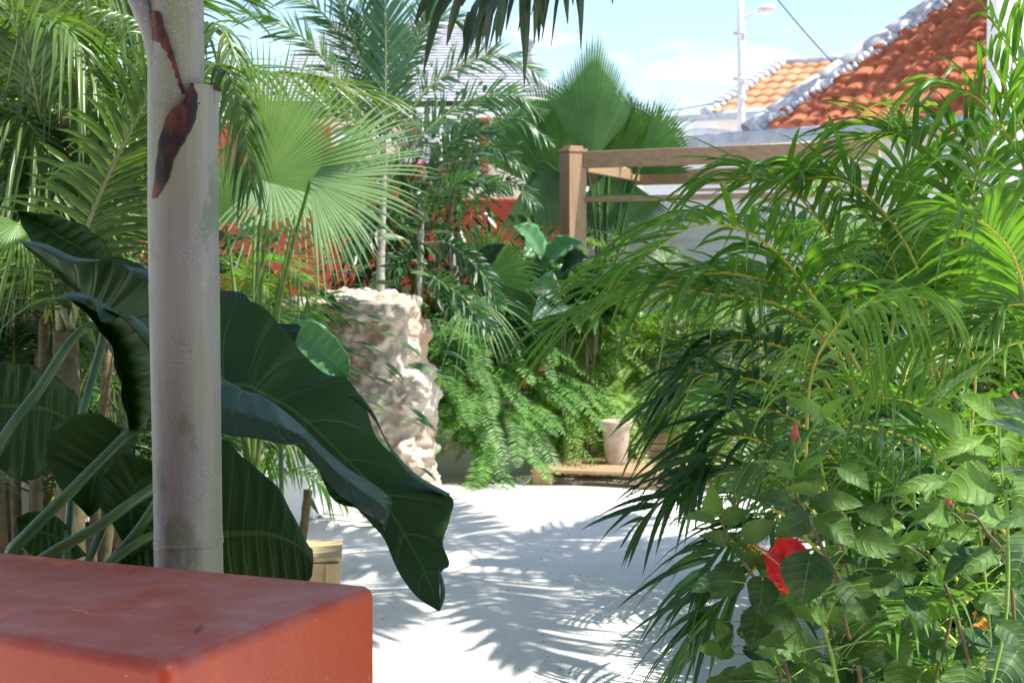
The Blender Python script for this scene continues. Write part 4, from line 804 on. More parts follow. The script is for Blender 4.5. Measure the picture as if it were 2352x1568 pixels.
# ---- central foxtail palm
fx = thing('foxtail_palm', 'slim foxtail palm with one tall upright frond in the middle, behind the fan palm', 'palm', (W(878, 700, 9.8)[0], 9.8, 0))
mb = MB(); q = catmull([(fx.location[0], 9.8, 0), W(874, 700, 9.8), W(878, 520, 9.8), W(884, 330, 9.8)], 40); mb.tube(q, [.033+(.003 if i % 4 == 0 else 0)-.0004*i for i in range(40)], 12); mb.build('trunk', 'slim_bark', fx)
FK = dict(rmat='rachis_pale')
frondpx(fx, 'feather', 'foxtail_leaf', [(885, 380, 9.75), (885, 250, 9.7), (886, 110, 9.7), (884, -80, 9.7)], n=64, ll=.36, lw=.026, a0=48, a1=25, droop=.10, lift=.1, tint=(.5, 1), **FK)
frondpx(fx, 'feather', 'foxtail_leaf', [(886, 330, 9.9), (850, 180, 9.9), (835, 40, 9.8), (800, -120, 9.8)], n=54, ll=.28, lw=.022, a0=50, a1=25, droop=.2, tint=(.4, .9), **FK)
for e in ([(875, 400, 9.8), (800, 220, 9.7), (700, 90, 9.6), (600, 40, 9.5), (520, 30, 9.4)], [(870, 380, 9.9), (800, 130, 9.9), (730, 20, 9.8), (640, -20, 9.7), (560, 0, 9.6)], [(880, 330, 10), (930, 130, 10.1), (1010, 40, 10.2), (1090, 60, 10.2)],
          [(890, 400, 10), (960, 230, 10.1), (1060, 150, 10.2), (1160, 130, 10.2), (1250, 180, 10.2)], [(890, 420, 9.6), (970, 310, 9.5), (1080, 230, 9.5), (1180, 220, 9.4), (1240, 260, 9.4)], [(880, 350, 9.6), (780, 250, 9.5), (700, 250, 9.4), (640, 300, 9.3)],
          [(884, 260, 10), (960, 90, 10), (1000, -20, 10), (1060, -80, 10)], [(884, 300, 9.9), (800, 60, 9.8), (760, -80, 9.8)]):
    frondpx(fx, 'foxtail', 'foxtail_leaf', e, n=90, ll=.22, lw=.016, **FK)
# ---- second slim palm
fy = thing('foxtail_palm', 'thin grey stemmed palm just right of the taller slim trunk, behind the rock', 'palm', (W(958, 745, 10.3)[0], 10.3, 0))
mb = MB(); q = catmull([(fy.location[0], 10.3, 0), W(957, 745, 10.3), W(963, 600, 10.3), W(966, 470, 10.3)], 30); mb.tube(q, [.026+(.003 if i % 3 == 0 else 0) for i in range(30)], 12); mb.build('trunk', 'slim_bark', fy)
for e in ([(965, 520, 10.2), (1010, 440, 10.0), (1090, 410, 9.9), (1170, 440, 9.8)], [(965, 560, 10.2), (1030, 560, 10.0), (1100, 620, 9.9), (1150, 700, 9.8)], [(964, 600, 10.1), (1000, 640, 9.9), (1060, 680, 9.8), (1130, 760, 9.7)], [(962, 540, 10.3), (900, 500, 10.2), (840, 520, 10.1), (800, 600, 10)],
          [(966, 500, 10.4), (1000, 380, 10.4), (1060, 310, 10.3), (1150, 300, 10.3)], [(964, 520, 10.3), (930, 400, 10.3), (880, 380, 10.2), (820, 420, 10.2)], [(964, 600, 10.2), (920, 600, 10.1), (870, 660, 10.0)]):
    frondpx(fy, 'foxtail', 'foxtail_leaf', e, n=90, ll=.15, lw=.021, tint=(0, .6), **FK)
fz = thing('foxtail_palm', 'bushy dark palm with bright drooping leaflets above the shaded red wall', 'palm', (W(1060, 745, 11.6)[0], 11.6, 0))
mb = MB(); mb.tube(catmull([(fz.location[0], 11.6, 0), W(1050, 700, 11.6), W(1030, 520, 11.6)], 20), .03, 12); mb.build('trunk', 'slim_bark', fz)
for e in ([(1030, 520, 11.5), (1060, 400, 11.3), (1130, 340, 11.1), (1210, 400, 11)], [(1030, 520, 11.5), (1090, 330, 11.3), (1180, 270, 11.1), (1270, 330, 11)], [(1030, 540, 11.5), (1110, 440, 11.3), (1180, 420, 11.1), (1230, 470, 11)], [(1030, 500, 11.5), (1060, 320, 11.3), (1130, 230, 11.1), (1230, 240, 11)]):
    frondpx(fz, 'foxtail', 'foxtail_leaf', e, n=60, ll=.18, lw=.02, plume=1.0, droop=.35, **FK)
# ---- glossy shrub behind the rock
def shrub(name, label, base, ctr, rad, n, mat, ls=(.07, .12), wr=.38, group=None, cat='shrub', stems=7):
    r = thing(name, label, cat, (base[0], base[1], 0), group); mb = MB(); ctr = np.array(ctr)
    P = rng.normal(0, .5, (n, 3)); P *= np.array(rad); P += ctr; P = P[P[:, 2] > .05]; k = len(P)
    d = nrm(P-ctr+rng.normal(0, .35, (k, 3))*np.array(rad)+np.array([0, 0, -.05])); L = rng.uniform(*ls, k); v = np.linspace(0, 1, 6)
    cen = P[:, None]+d[:, None]*(L[:, None]*v)[..., None]+np.array([0, 0, -1.])*(L[:, None]*v**2*.35)[..., None]
    s = nrm(np.cross(d, rng.normal(0, .35, (k, 3))+np.array([0, 0, 1.]))); wd = L[:, None]*wr*np.sin(math.pi*np.clip(v, .03, .98)**.8)[None]/2; up_ = np.cross(s, d)
    Q = np.stack([cen-s[:, None]*wd[..., None], cen-up_[:, None]*(wd*.25)[..., None], cen+s[:, None]*wd[..., None]], 2); mb.grids(Q, tint=rng.uniform(0, 1, k))
    mb.build('foliage', mat, r)
    for i in range(stems):
        t = MB(); e = ctr+rng.normal(0, .4, 3)*np.array(rad); b0 = np.array([base[0]+random.uniform(-.08, .08), base[1]+random.uniform(-.08, .08), 0]); t.tube(catmull([b0, (b0+e)/2+rng.normal(0, .05, 3), e], 9), np.linspace(.011, .004, 9), 6); t.build('stem', 'stem_brown', r)
    return r
shrub('glossy_shrub', 'shrub with small dark glossy leaves around the slim grey palm trunks', (W(900, 600, 10.5)[0], 10.5), W(890, 540, 10.4), (.42, .35, .62), 1000, 'glossy_leaf')
shrub('glossy_shrub', 'taller glossy leaved shrub against the cream house, right of the upright frond', (W(1010, 600, 11.9)[0], 11.9), W(1010, 420, 11.9), (.5, .35, .75), 850, 'glossy_leaf')
shrub('glossy_shrub', 'low dark shrub in the gap between the rock pillar and the green ferns', (W(1010, 900, 11.2)[0], 11.2), W(1040, 730, 11.2), (.55, .3, .35), 800, 'glossy_leaf')
shrub('glossy_shrub', 'dark shrub filling the bed behind the ferns beside the pergola post', (W(1200, 900, 11.9)[0], 11.9), W(1200, 670, 11.9), (.7, .3, .42), 1000, 'glossy_leaf', ls=(.1, .18))
for lb, px, py, D, rd, n_ in (('dark leafy hedge mass low behind the left palms', 130, 760, 8.7, (1.7, .35, 1.0), 2600), ('dark shrub behind the palms at the upper left', -50, 380, 9.2, (1.3, .35, .9), 1500), ('dark low shrub in the planter behind the grey trunk', 430, 860, 8.4, (.7, .3, .5), 1000)):  # dark shrubs added as shade in the gaps behind the left palms
    shrub('glossy_shrub', lb, (W(px, 900, D)[0], D), W(px, py, D), rd, n_, 'glossy_leaf', ls=(.10, .18))
# ---- fan palm in the middle left
def fanpalm(name, label, base, fans, mat, group=None, stalkmat='rachis_green', trunk=None, sr=.008):
    r = thing(name, label, 'palm', (base[0], base[1], 0), group)
    if trunk: mb = MB(); mb.tube([(base[0], base[1], 0), (base[0]+.02, base[1], trunk*.5), (base[0], base[1], trunk)], [.09, .08, .07], 12); mb.build('trunk', 'stem_brown', r)
    for hub, tipp, nv, kw in fans:
        h, t = W(*hub), W(*tipp); mb = MB(); fan(mb, h, t-h, nv, rad=np.linalg.norm(t-h), **kw); o = mb.build('fan_leaf', mat, r)
        b0 = np.array([base[0], base[1], (trunk or .1)]); mid = (b0+h)/2+np.array([0, 0, .12*np.linalg.norm(h-b0)])
        s = MB(); s.tube(catmull([b0, mid, h], 20), np.linspace(sr*1.3, sr*.8, 20), 8); s.build('leaf_stalk', stalkmat, o)
    return r
cm = (0, -1, .25)
fanpalm('fan_palm', 'pale green fan palm with wide pleated leaves and brown drooping tips, left of centre', (W(575, 700, 6.3)[0], 6.3),
    [((600, 415, 5.9), (780, 150, 5.75), (0.1, -1, .3), dict(n=46, spread=64, fuse=.55, cup=.06, droop=.0, tipdroop=.03, tint=(.5, 1))),
     ((712, 415, 5.8), (990, 425, 5.6), (.1, -1, .5), dict(n=42, spread=66, fuse=.5, cup=.05, droop=.04, tipdroop=.08, tint=(.3, .8))),
     ((620, 400, 6.1), (660, 570, 5.8), (0, -1, .2), dict(n=20, spread=55, fuse=.35, cup=.05, droop=.05, tipdroop=.10, tint=(.1, .7))),
     ((520, 520, 6.4), (530, 300, 6.3), (.2, -1, .2), dict(n=30, spread=42, fuse=.6, cup=.1, droop=.0, tipdroop=.06, tint=(.2, .7))),
     ((470, 560, 6.5), (400, 330, 6.4), (.4, -1, .2), dict(n=34, spread=60, fuse=.6, cup=.1, droop=.0, tipdroop=.1, tint=(.2, .7))),
     ((690, 430, 6.2), (745, 570, 5.9), (0, -1, .3), dict(n=26, spread=70, fuse=.35, cup=.05, droop=.15, tipdroop=.3, tint=(.1, .6))),
     ((590, 330, 6.6), (600, 190, 6.5), (-.3, -1, .2), dict(n=30, spread=60, fuse=.5, cup=.1, droop=.02, tipdroop=.1, tint=(.2, .6)))], 'fan_leaf', trunk=.5)
fanpalm('fan_palm', 'small fan palm leaf catching the light at the left edge above the dark leaves', (W(-120, 900, 4.9)[0], 4.9),
    [((42, 512, 4.6), (-30, 590, 4.5), (.2, -1, .5), dict(n=26, spread=80, fuse=.5, cup=.1, droop=.1, tipdroop=.2, tint=(.4, 1)))], 'areca_leaf', trunk=.3)
# ---- big pleated fan palm behind the post
BP = dict(fuse=.84, tipdroop=.0, droop=0, jit=.02, pleat=.9)
fanpalm('ruffled_fan_palm', 'very large fan palm with broad pleated upright leaves behind the wooden post', (W(1385, 640, 12.4)[0], 12.4),
    [((1350, 385, 12.1), (1376, 74, 12.1), (.25, -1, .1), dict(n=54, spread=36, cup=-.05, tint=(.3, .6), rprof=lambda a: .64+.36*np.exp(-(np.abs(a)/.28)**1.3), **BP)),
     ((1372, 420, 12.35), (1450, 215, 12.3), (-.75, -1, .1), dict(n=44, spread=26, cup=.12, tint=(.0, .3), **BP)),
     ((1478, 355, 12.0), (1602, 245, 11.8), (-.3, -1, .5), dict(n=22, spread=40, cup=.2, tint=(.1, .6), fuse=.4, droop=.0, tipdroop=.12, pleat=.4)),
     ((1440, 400, 12.5), (1560, 270, 12.4), (-.2, -1, .5), dict(n=36, spread=50, cup=.2, tint=(.0, .3), **BP)),
     ((1300, 470, 12.7), (1225, 190, 12.6), (.45, -1, .2), dict(n=44, spread=34, cup=.08, tint=(.1, .6), **BP)),
     ((1255, 440, 12.9), (1160, 250, 12.8), (.3, -1, .4), dict(n=40, spread=40, cup=.12, tint=(.2, .8), **BP)),
     ((1240, 360, 12.6), (1275, 560, 12.4), (-.3, -1, -.1), dict(n=40, spread=38, cup=.1, tint=(.0, .3), **BP)),
     ((1400, 380, 12.7), (1420, 560, 12.6), (0, -1, -.1), dict(n=40, spread=45, cup=.1, tint=(.0, .2), **BP))], 'big_fan_leaf', trunk=.9, stalkmat='petiole_green', sr=.013)
fanpalm('fan_palm', 'small blue green fan palm in the shade left of the pergola post', (W(1130, 900, 10.9)[0], 10.9),
    [((1120, 640, 10.4), (1190, 492, 10.3), (-.1, -1, .4), dict(n=34, spread=75, fuse=.5, cup=.12, droop=.05, tint=(.0, .5))), ((1160, 700, 10.6), (1260, 600, 10.5), (0, -1, .5), dict(n=34, spread=80, fuse=.5, cup=.12, droop=.1, tint=(.0, .3))),
     ((1080, 690, 10.3), (1150, 780, 10.0), (0, -1, .6), dict(n=24, spread=75, fuse=.3, cup=.05, droop=.2, tipdroop=.3, tint=(.2, .9))), ((1210, 660, 10.9), (1330, 640, 10.7), (0, -1, .5), dict(n=34, spread=75, fuse=.55, cup=.12, droop=.1, tint=(.0, .3)))], 'big_fan_leaf')
# broad leaved plant beside the post
bl = thing('broad_leaf_plant', 'broad green leaves at the foot of the wooden pergola post', 'plant', (W(1290, 900, 10.9)[0], 10.9, 0))
def broad(root, base, tip, wd, mat, D, bend=.15, tint=.5, ripple=.01):
    a, b2 = W(base[0], base[1], D), W(tip[0], tip[1], D-.25); n = 20; t = np.linspace(0, 1, n); c = a+(b2-a)*t[:, None]+np.array([0, 0, 1.])*(bend*np.sin(math.pi*t))[:, None]*np.linalg.norm(b2-a)
    s = nrm(np.cross(b2-a, (0.2, -1, .6))); w0 = wd/FPX*D*np.sin(math.pi*np.clip(t, .02, .99)**.75)/2; u = np.linspace(-1, 1, 9); up_ = nrm(np.cross(s, b2-a))
    P = c[:, None]+s*(w0[:, None]*u)[..., None]+up_*(np.abs(u)[None]*w0[:, None]*.35+ripple*np.sin(t*30)[:, None]*u[None]**2)[..., None]; mb = MB(); mb.grids(P, tint=tint); o = mb.build('leaf', mat, root, solid=.002)
    s = MB(); rr = np.array(root.location); s.tube(catmull([rr+np.array([0, 0, .1]), (rr+a)/2+np.array([0, 0, .2]), a], 12), np.linspace(.012, .007, 12), 8); s.build('leaf_stalk', 'petiole_green', o)
for b_, t_, w_, D_ in (((1240, 620), (1345, 560), 60, 10.7), ((1250, 600), (1180, 520), 60, 10.8), ((1290, 640), (1350, 590), 70, 10.6), ((1210, 660), (1290, 700), 80, 10.6), ((1240, 690), (1340, 650), 80, 10.7), ((1300, 700), (1220, 740), 70, 10.5), ((1090, 655), (1160, 560), 46, 10.4), ((1260, 560), (1200, 600), 60, 11)):
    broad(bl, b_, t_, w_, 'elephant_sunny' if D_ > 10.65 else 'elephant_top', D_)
# ---- ferns
def fern(label, px, py, D, n, L, mat, group, hang=1.0, azr=(180, 360)):
    b = W(px, py, D); r = thing('boston_fern', label, 'fern', b, group)
    for i in range(n):
        az = R(random.uniform(*azr)); el = R(random.uniform(10, 75)); l = L*random.uniform(.75, 1.2)
        frond(r, 'fern', mat, arch(b+rng.normal(0, .03, 3), az, el, l, random.uniform(.7, 1.25)*hang, n=7), 'rachis_green', sub=False, tint=(.1, .9))
        
G1, G2 = 'shaded ferns on the planter', 'sunlit ferns by the pallet'
gi = 0
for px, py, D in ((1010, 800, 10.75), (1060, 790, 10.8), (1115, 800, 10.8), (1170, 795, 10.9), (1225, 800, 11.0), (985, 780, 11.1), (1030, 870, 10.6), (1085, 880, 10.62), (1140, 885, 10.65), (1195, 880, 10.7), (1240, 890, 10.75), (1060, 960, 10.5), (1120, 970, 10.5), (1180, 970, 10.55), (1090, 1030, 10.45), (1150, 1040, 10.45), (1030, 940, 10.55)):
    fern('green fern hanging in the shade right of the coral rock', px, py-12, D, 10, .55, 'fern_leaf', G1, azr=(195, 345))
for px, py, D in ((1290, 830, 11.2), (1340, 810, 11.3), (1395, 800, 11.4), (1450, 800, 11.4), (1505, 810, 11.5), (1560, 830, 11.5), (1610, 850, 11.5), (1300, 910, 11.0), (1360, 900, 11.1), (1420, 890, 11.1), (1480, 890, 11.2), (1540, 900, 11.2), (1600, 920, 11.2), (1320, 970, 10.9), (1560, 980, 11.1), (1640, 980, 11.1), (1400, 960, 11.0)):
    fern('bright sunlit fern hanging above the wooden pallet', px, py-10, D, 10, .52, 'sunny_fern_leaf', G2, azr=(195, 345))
w6 = wallseg('planter_wall', 'white planter wall behind the bright ferns at the back of the pallet', [xy(1300, 11.45), xy(1760, 11.9)], .48, .14, 'white_paint')
# ---- arecas behind, in front of the pale fence
clump('areca_palm', 'fine leaved small palm in front of the pale board fence', (W(1560, 700, 11.9)[0], 11.9, 0), 34, (.55, 1.35), (.7, 1.1), 'areca_leaf', 'areca_small', azr=(0, 360), elr=(40, 82), spread=.5)
clump('areca_palm', 'sunny feathery palm at the foot of the pergola post, right side', (W(1420, 700, 11.6)[0], 11.6, 0), 22, (.6, 1.0), (.6, .9), 'areca_leaf', 'areca_small', azr=(0, 360), elr=(40, 82), spread=.35)
clump('areca_palm', 'feathery palm between the board fence and the tall white wall', (W(1760, 700, 11.2)[0], 11.2, 0), 30, (.5, 1.1), (.8, 1.2), 'areca_leaf', 'areca_small', azr=(0, 360), elr=(40, 82), spread=.4)
# ---- left hand palms
def crown(name, label, px, py, D, cnt, L, mat, kind='coconut', group=None, elr=(25, 75), azs=None, extra=(), tr=.05, rmat='rachis_green', **kw):
    c = W(px, py, D); r = thing(name, label, 'palm', (c[0], c[1], 0), group)
    mb = MB(); mb.tube([(c[0], c[1], 0), (c[0]+.01, c[1], c[2]*.5), c], [tr*1.3, tr, tr*.9], 12); mb.build('trunk', 'stem_brown', r)
    for i in range(cnt): frond(r, kind, mat, arch(c+rng.normal(0, .02, 3), R((azs[i % len(azs)] if azs else i*137.5)+random.uniform(-12, 12)), R(random.uniform(*elr)), random.uniform(*L), random.uniform(.35, .65)), rmat, **kw)
    for e in extra: frondpx(r, kind, mat, e, rmat, **kw)
    return r
crown('coconut_palm', 'young coconut palm with a long pale midrib leaning behind the grey trunk', 150, 760, 5.3, 4, (1.2, 1.6), 'coconut_leaf', azs=[110, 140, 125, 170], elr=(45, 75), extra=(
    [(165, 760, 5.3), (190, 560, 5.1), (240, 420, 5.0), (300, 300, 4.9), (350, 200, 4.85), (380, 120, 4.8)], [(140, 760, 5.3), (120, 480, 5.4), (90, 250, 5.4), (40, 60, 5.3), (-60, -60, 5.2)], [(160, 740, 5.4), (230, 400, 5.6), (300, 150, 5.7), (330, -60, 5.7)]), n=50, ll=.42, lw=.026, rr=.012, rmat='rachis_pale')
crown('coconut_palm', 'tall palm filling the top left corner with yellowish hanging leaflets', -60, 330, 5.9, 5, (.8, 1.1), 'coconut_leaf', azs=[60, 100, 140, 200, 250], elr=(20, 70), extra=(
    [(-60, 330, 5.9), (-20, 120, 5.7), (60, 40, 5.5), (150, 60, 5.3), (220, 180, 5.2)], [(-60, 330, 5.9), (20, 200, 5.8), (120, 160, 5.6), (230, 210, 5.5), (280, 330, 5.4)], [(-60, 300, 5.9), (40, 20, 5.9), (160, -60, 5.8), (300, -20, 5.7), (380, 100, 5.6)], [(-60, 330, 5.8), (-20, 260, 5.6), (40, 260, 5.4), (110, 350, 5.3), (130, 470, 5.2)], [(-60, 380, 5.8), (0, 330, 5.6), (60, 360, 5.4), (90, 450, 5.3), (90, 560, 5.2)]), n=50, ll=.42, lw=.024, rr=.010, droop=.65, tint=(.3, 1))
crown('coconut_palm', 'palm with striped shadowed fronds arching out right of the grey trunk', 430, 420, 5.0, 0, (1, 1.3), 'coconut_leaf', extra=(
    [(430, 420, 5.0), (445, 230, 4.9), (480, 150, 4.8), (530, 180, 4.7), (562, 300, 4.6), (575, 430, 4.55)], [(430, 420, 5.1), (440, 180, 5.1), (480, 60, 5.1), (520, 80, 5.0), (560, 200, 4.9), (572, 300, 4.9)], [(430, 420, 5.0), (400, 300, 5.1), (360, 200, 5.2), (300, 180, 5.2)], [(430, 420, 5.0), (400, 200, 5.1), (330, 60, 5.2), (230, 20, 5.2)]), n=32, ll=.17, lw=.020, rr=.007, droop=.9, tint=(0, .8))
crown('coconut_palm', 'palm crown seen against the red wall between the left fronds', 250, 560, 7.2, 6, (1.0, 1.4), 'coconut_leaf', azs=[110, 130, 150, 180, 210], n=40, ll=.34, lw=.03, tint=(.2, .9))
crown('coconut_palm', 'darker palm standing furthest left against the sky', 40, 260, 7.6, 11, (1.4, 2.0), 'coconut_leaf', n=46, ll=.5, lw=.034, tint=(0, .7))
crown('coconut_palm', 'light green palm rising behind the left fronds near the grey trunk', 170, 220, 8.4, 6, (.8, 1.1), 'areca_leaf', azs=[60, 100, 140, 180, 220], n=40, ll=.34, lw=.034, tint=(.2, .9))
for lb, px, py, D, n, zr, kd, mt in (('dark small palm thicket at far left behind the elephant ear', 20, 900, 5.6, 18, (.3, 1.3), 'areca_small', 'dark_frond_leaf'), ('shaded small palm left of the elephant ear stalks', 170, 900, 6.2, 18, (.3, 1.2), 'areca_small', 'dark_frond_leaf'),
        ('shaded small palm hidden behind the grey trunk and dark leaves', 330, 900, 6.6, 16, (.3, 1.2), 'areca_small', 'areca_shade_leaf'), ('dark narrow leaved palm against the left edge of the picture', -120, 900, 6.4, 18, (.6, 1.8), 'areca_small', 'dark_frond_leaf'), ('slender green palm below the red wall at left', 90, 900, 7.2, 18, (.6, 1.9), 'areca_small', 'areca_shade_leaf'), ('slender green palm just left of the grey trunk top', 260, 900, 7.6, 18, (.6, 1.7), 'areca_small', 'areca_shade_leaf'),
        ('low drooping palm in the white planter behind the big dark leaf', 520, 900, 7.2, 7, (.35, .5), 'areca_small', 'areca_shade_leaf')):
    clump('areca_palm', lb, (W(px, py, D)[0], D, 0), n, zr, (.45, .8), mt, kd, spread=.35, canemat='stem_brown')  # canes coloured brown to paint in shade on the left side
clump('areca_palm', 'small yellow green palm with sunlit arching fronds beside the coral rock', (W(610, 900, 7.9)[0], 7.9, .4), 4, (.3, .5), (.4, .5), 'areca_leaf', 'areca_small', azr=(120, 240), elr=(40, 75), extra=(
    [(590, 800, 7.6), (600, 680, 7.4), (650, 640, 7.3), (700, 670, 7.2), (722, 740, 7.1)], [(580, 800, 7.6), (560, 660, 7.5), (600, 600, 7.4), (650, 600, 7.3), (690, 640, 7.2)], [(600, 820, 7.6), (640, 730, 7.4), (690, 730, 7.2), (730, 800, 7.1)], [(570, 820, 7.6), (545, 700, 7.5), (560, 640, 7.4), (600, 650, 7.2), (640, 700, 7.1)],
    [(590, 860, 7.5), (630, 850, 7.2), (660, 920, 7.0), (655, 1060, 6.9)], [(580, 860, 7.5), (590, 880, 7.1), (610, 960, 6.9), (610, 1080, 6.8)]), tint=(.4, 1))
# ---- areca palms on the right
AR = dict(n=24, ll=.42, lw=.024, rr=.006, a0=60, a1=26, droop=.5)
def ab(px, D): return (W(px, 900, D)[0], D, 0)
clump('areca_palm', 'large areca palm whose fronds arch left over the sand, right of centre', ab(2000, 4.3), 6, (.35, .8), (.8, 1.1), 'areca_leaf', azr=(20, 110), elr=(45, 75), extra=(
    [(1960, 900, 4.2), (1880, 700, 3.95), (1745, 548, 3.8), (1600, 518, 3.7), (1470, 600, 3.65)], [(2000, 900, 4.2), (1880, 700, 4.1), (1700, 630, 3.9), (1560, 640, 3.85), (1440, 680, 3.8), (1330, 745, 3.8)], [(2000, 950, 4.2), (1880, 760, 4.1), (1760, 690, 4.0), (1600, 670, 3.9), (1480, 640, 3.9), (1370, 670, 3.9)],
    [(2000, 900, 4.3), (1960, 660, 4.4), (1870, 490, 4.4), (1760, 410, 4.3), (1640, 420, 4.3)], [(2020, 900, 4.3), (2060, 640, 4.5), (1980, 480, 4.5), (1860, 400, 4.5), (1740, 420, 4.5)]), tint=(.25, 1), **AR)
clump('areca_palm', 'shaded areca palm with dark fronds drooping down to the white sand', ab(1930, 3.9), 4, (.2, .5), (.5, .7), 'areca_shade_leaf', azr=(20, 80), elr=(50, 75), extra=(
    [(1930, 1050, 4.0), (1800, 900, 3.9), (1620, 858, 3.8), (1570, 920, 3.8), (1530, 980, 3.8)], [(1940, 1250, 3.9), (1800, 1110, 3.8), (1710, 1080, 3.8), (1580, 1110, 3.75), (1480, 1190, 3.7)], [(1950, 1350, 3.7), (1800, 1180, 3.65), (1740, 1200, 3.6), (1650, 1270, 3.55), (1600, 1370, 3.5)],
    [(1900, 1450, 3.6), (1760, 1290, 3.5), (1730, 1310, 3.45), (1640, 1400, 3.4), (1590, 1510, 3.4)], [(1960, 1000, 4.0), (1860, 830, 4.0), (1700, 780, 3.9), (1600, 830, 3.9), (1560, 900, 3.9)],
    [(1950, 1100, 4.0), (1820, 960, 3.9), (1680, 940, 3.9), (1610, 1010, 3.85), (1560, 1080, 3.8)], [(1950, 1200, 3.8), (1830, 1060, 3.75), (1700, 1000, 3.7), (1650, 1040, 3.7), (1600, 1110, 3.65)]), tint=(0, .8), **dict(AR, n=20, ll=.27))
clump('areca_palm', 'areca palm with a comb of long leaflets hanging in front, right of centre', ab(2130, 3.7), 0, (.3, .6), (.6, .9), 'areca_leaf', extra=(
    [(1850, 1080, 3.2), (1860, 880, 3.1), (1900, 775, 3.05), (1960, 718, 3.02), (2050, 682, 3.0), (2160, 690, 3.0)], [(2230, 1000, 3.3), (2240, 860, 3.25), (2220, 780, 3.2), (2160, 760, 3.2), (2060, 800, 3.2)]), tint=(.8, 1), n=24, ll=.21, lw=.016, rr=.004, droop=.95, lift=.45, bare=.3)
clump('areca_palm', 'low areca frond with leaflets bowing over the hibiscus', ab(2280, 3.4), 2, (.2, .4), (.5, .7), 'areca_shade_leaf', azr=(60, 150), elr=(50, 75), extra=(
    [(2320, 1240, 3.1), (2200, 1090, 3.05), (2080, 1005, 3.0), (1950, 978, 2.95), (1830, 1000, 2.95), (1720, 1070, 2.95)],), tint=(.5, 1), n=28, ll=.18, lw=.012, rr=.005, droop=.9, lift=.3)
clump('areca_palm', 'tall sunlit areca palm in front of the orange tiled roof', ab(2180, 4.7), 8, (.3, .7), (.8, 1.1), 'areca_leaf', azr=(0, 360), elr=(50, 80), extra=(
    [(2140, 900, 4.6), (2120, 660, 4.5), (2040, 500, 4.4), (1930, 410, 4.3), (1800, 420, 4.3)], [(2200, 900, 4.6), (2200, 600, 4.5), (2160, 400, 4.5), (2080, 310, 4.4), (1970, 320, 4.4), (1890, 390, 4.4)], [(2200, 900, 4.6), (2260, 560, 4.6), (2240, 370, 4.5), (2170, 290, 4.5), (2070, 310, 4.4)], [(2160, 900, 4.6), (2100, 600, 4.7), (2080, 430, 4.7), (2100, 300, 4.7)],
    [(2160, 900, 4.6), (2200, 600, 4.5), (2250, 380, 4.4), (2330, 230, 4.4), (2430, 180, 4.4)]), tint=(.4, 1), n=30, ll=.44, lw=.022, rr=.007, droop=.5)
clump('areca_palm', 'areca palm rising against the tall white wall at the right edge', ab(2350, 4.2), 8, (.4, .9), (.9, 1.3), 'areca_leaf', azr=(0, 360), elr=(50, 80), extra=(
    [(2380, 900, 4.0), (2390, 600, 3.9), (2350, 380, 3.9), (2250, 230, 3.9), (2150, 200, 3.9)], [(2400, 900, 4), (2420, 500, 4), (2380, 260, 4), (2310, 100, 4), (2270, 30, 4)], [(2380, 850, 3.7), (2340, 620, 3.6), (2270, 520, 3.5), (2210, 500, 3.45)], [(2420, 800, 3.8), (2400, 450, 3.9), (2330, 250, 3.9), (2270, 130, 3.9)]), tint=(.4, 1), **AR)
clump('areca_palm', 'areca palm at the right edge with reddish leaflet tips above the hibiscus', ab(2420, 3.3), 4, (.4, .7), (.6, .9), 'areca_leaf', azr=(90, 270), elr=(30, 70), extra=(
    [(2450, 900, 3.3), (2400, 730, 3.2), (2320, 700, 3.15), (2240, 760, 3.1)], [(2450, 950, 3.3), (2380, 800, 3.2), (2300, 800, 3.1), (2220, 880, 3.1)]), tint=(.4, .9), n=26, ll=.2, lw=.015, rr=.005)
clump('areca_palm', 'areca palm in the deep shade behind the hibiscus bushes', ab(2130, 4.0), 14, (.15, .7), (.6, 1.0), 'areca_shade_leaf', azr=(-70, 110), elr=(30, 80), tint=(0, .6), **dict(AR, ll=.30))
shrub('leafy_shrub', 'leafy green shrub hiding the foot of the wooden pergola post', (W(1330, 700, 10.75)[0], 10.75), W(1325, 672, 10.75), (.30, .12, .20), 420, 'areca_shade_leaf', ls=(.10, .2), wr=.5)
for lb, px, D, mt in (('dense dark areca palm filling the gap in front of the tall white wall', 2180, 6.4, 'areca_shade_leaf'), ('dense dark areca palm standing in front of the board fence', 2010, 6.6, 'areca_shade_leaf'), ('bushy areca palm deep behind the right edge fronds', 2380, 6.0, 'areca_leaf')):
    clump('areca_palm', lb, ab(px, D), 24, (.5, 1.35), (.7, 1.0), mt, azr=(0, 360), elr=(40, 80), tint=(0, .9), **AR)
clump('areca_palm', 'mid green areca palm behind the comb shaped frond', ab(1960, 5.0), 12, (.3, .9), (.8, 1.2), 'areca_shade_leaf', azr=(-40, 115), elr=(40, 80), tint=(.1, .9), **dict(AR, ll=.34))
clump('areca_palm', 'mid green areca palm in the thick of the right hand palms', ab(2250, 5.3), 12, (.4, 1.0), (.9, 1.2), 'areca_shade_leaf', azr=(0, 360), elr=(40, 80), tint=(.2, 1), **dict(AR, ll=.34))

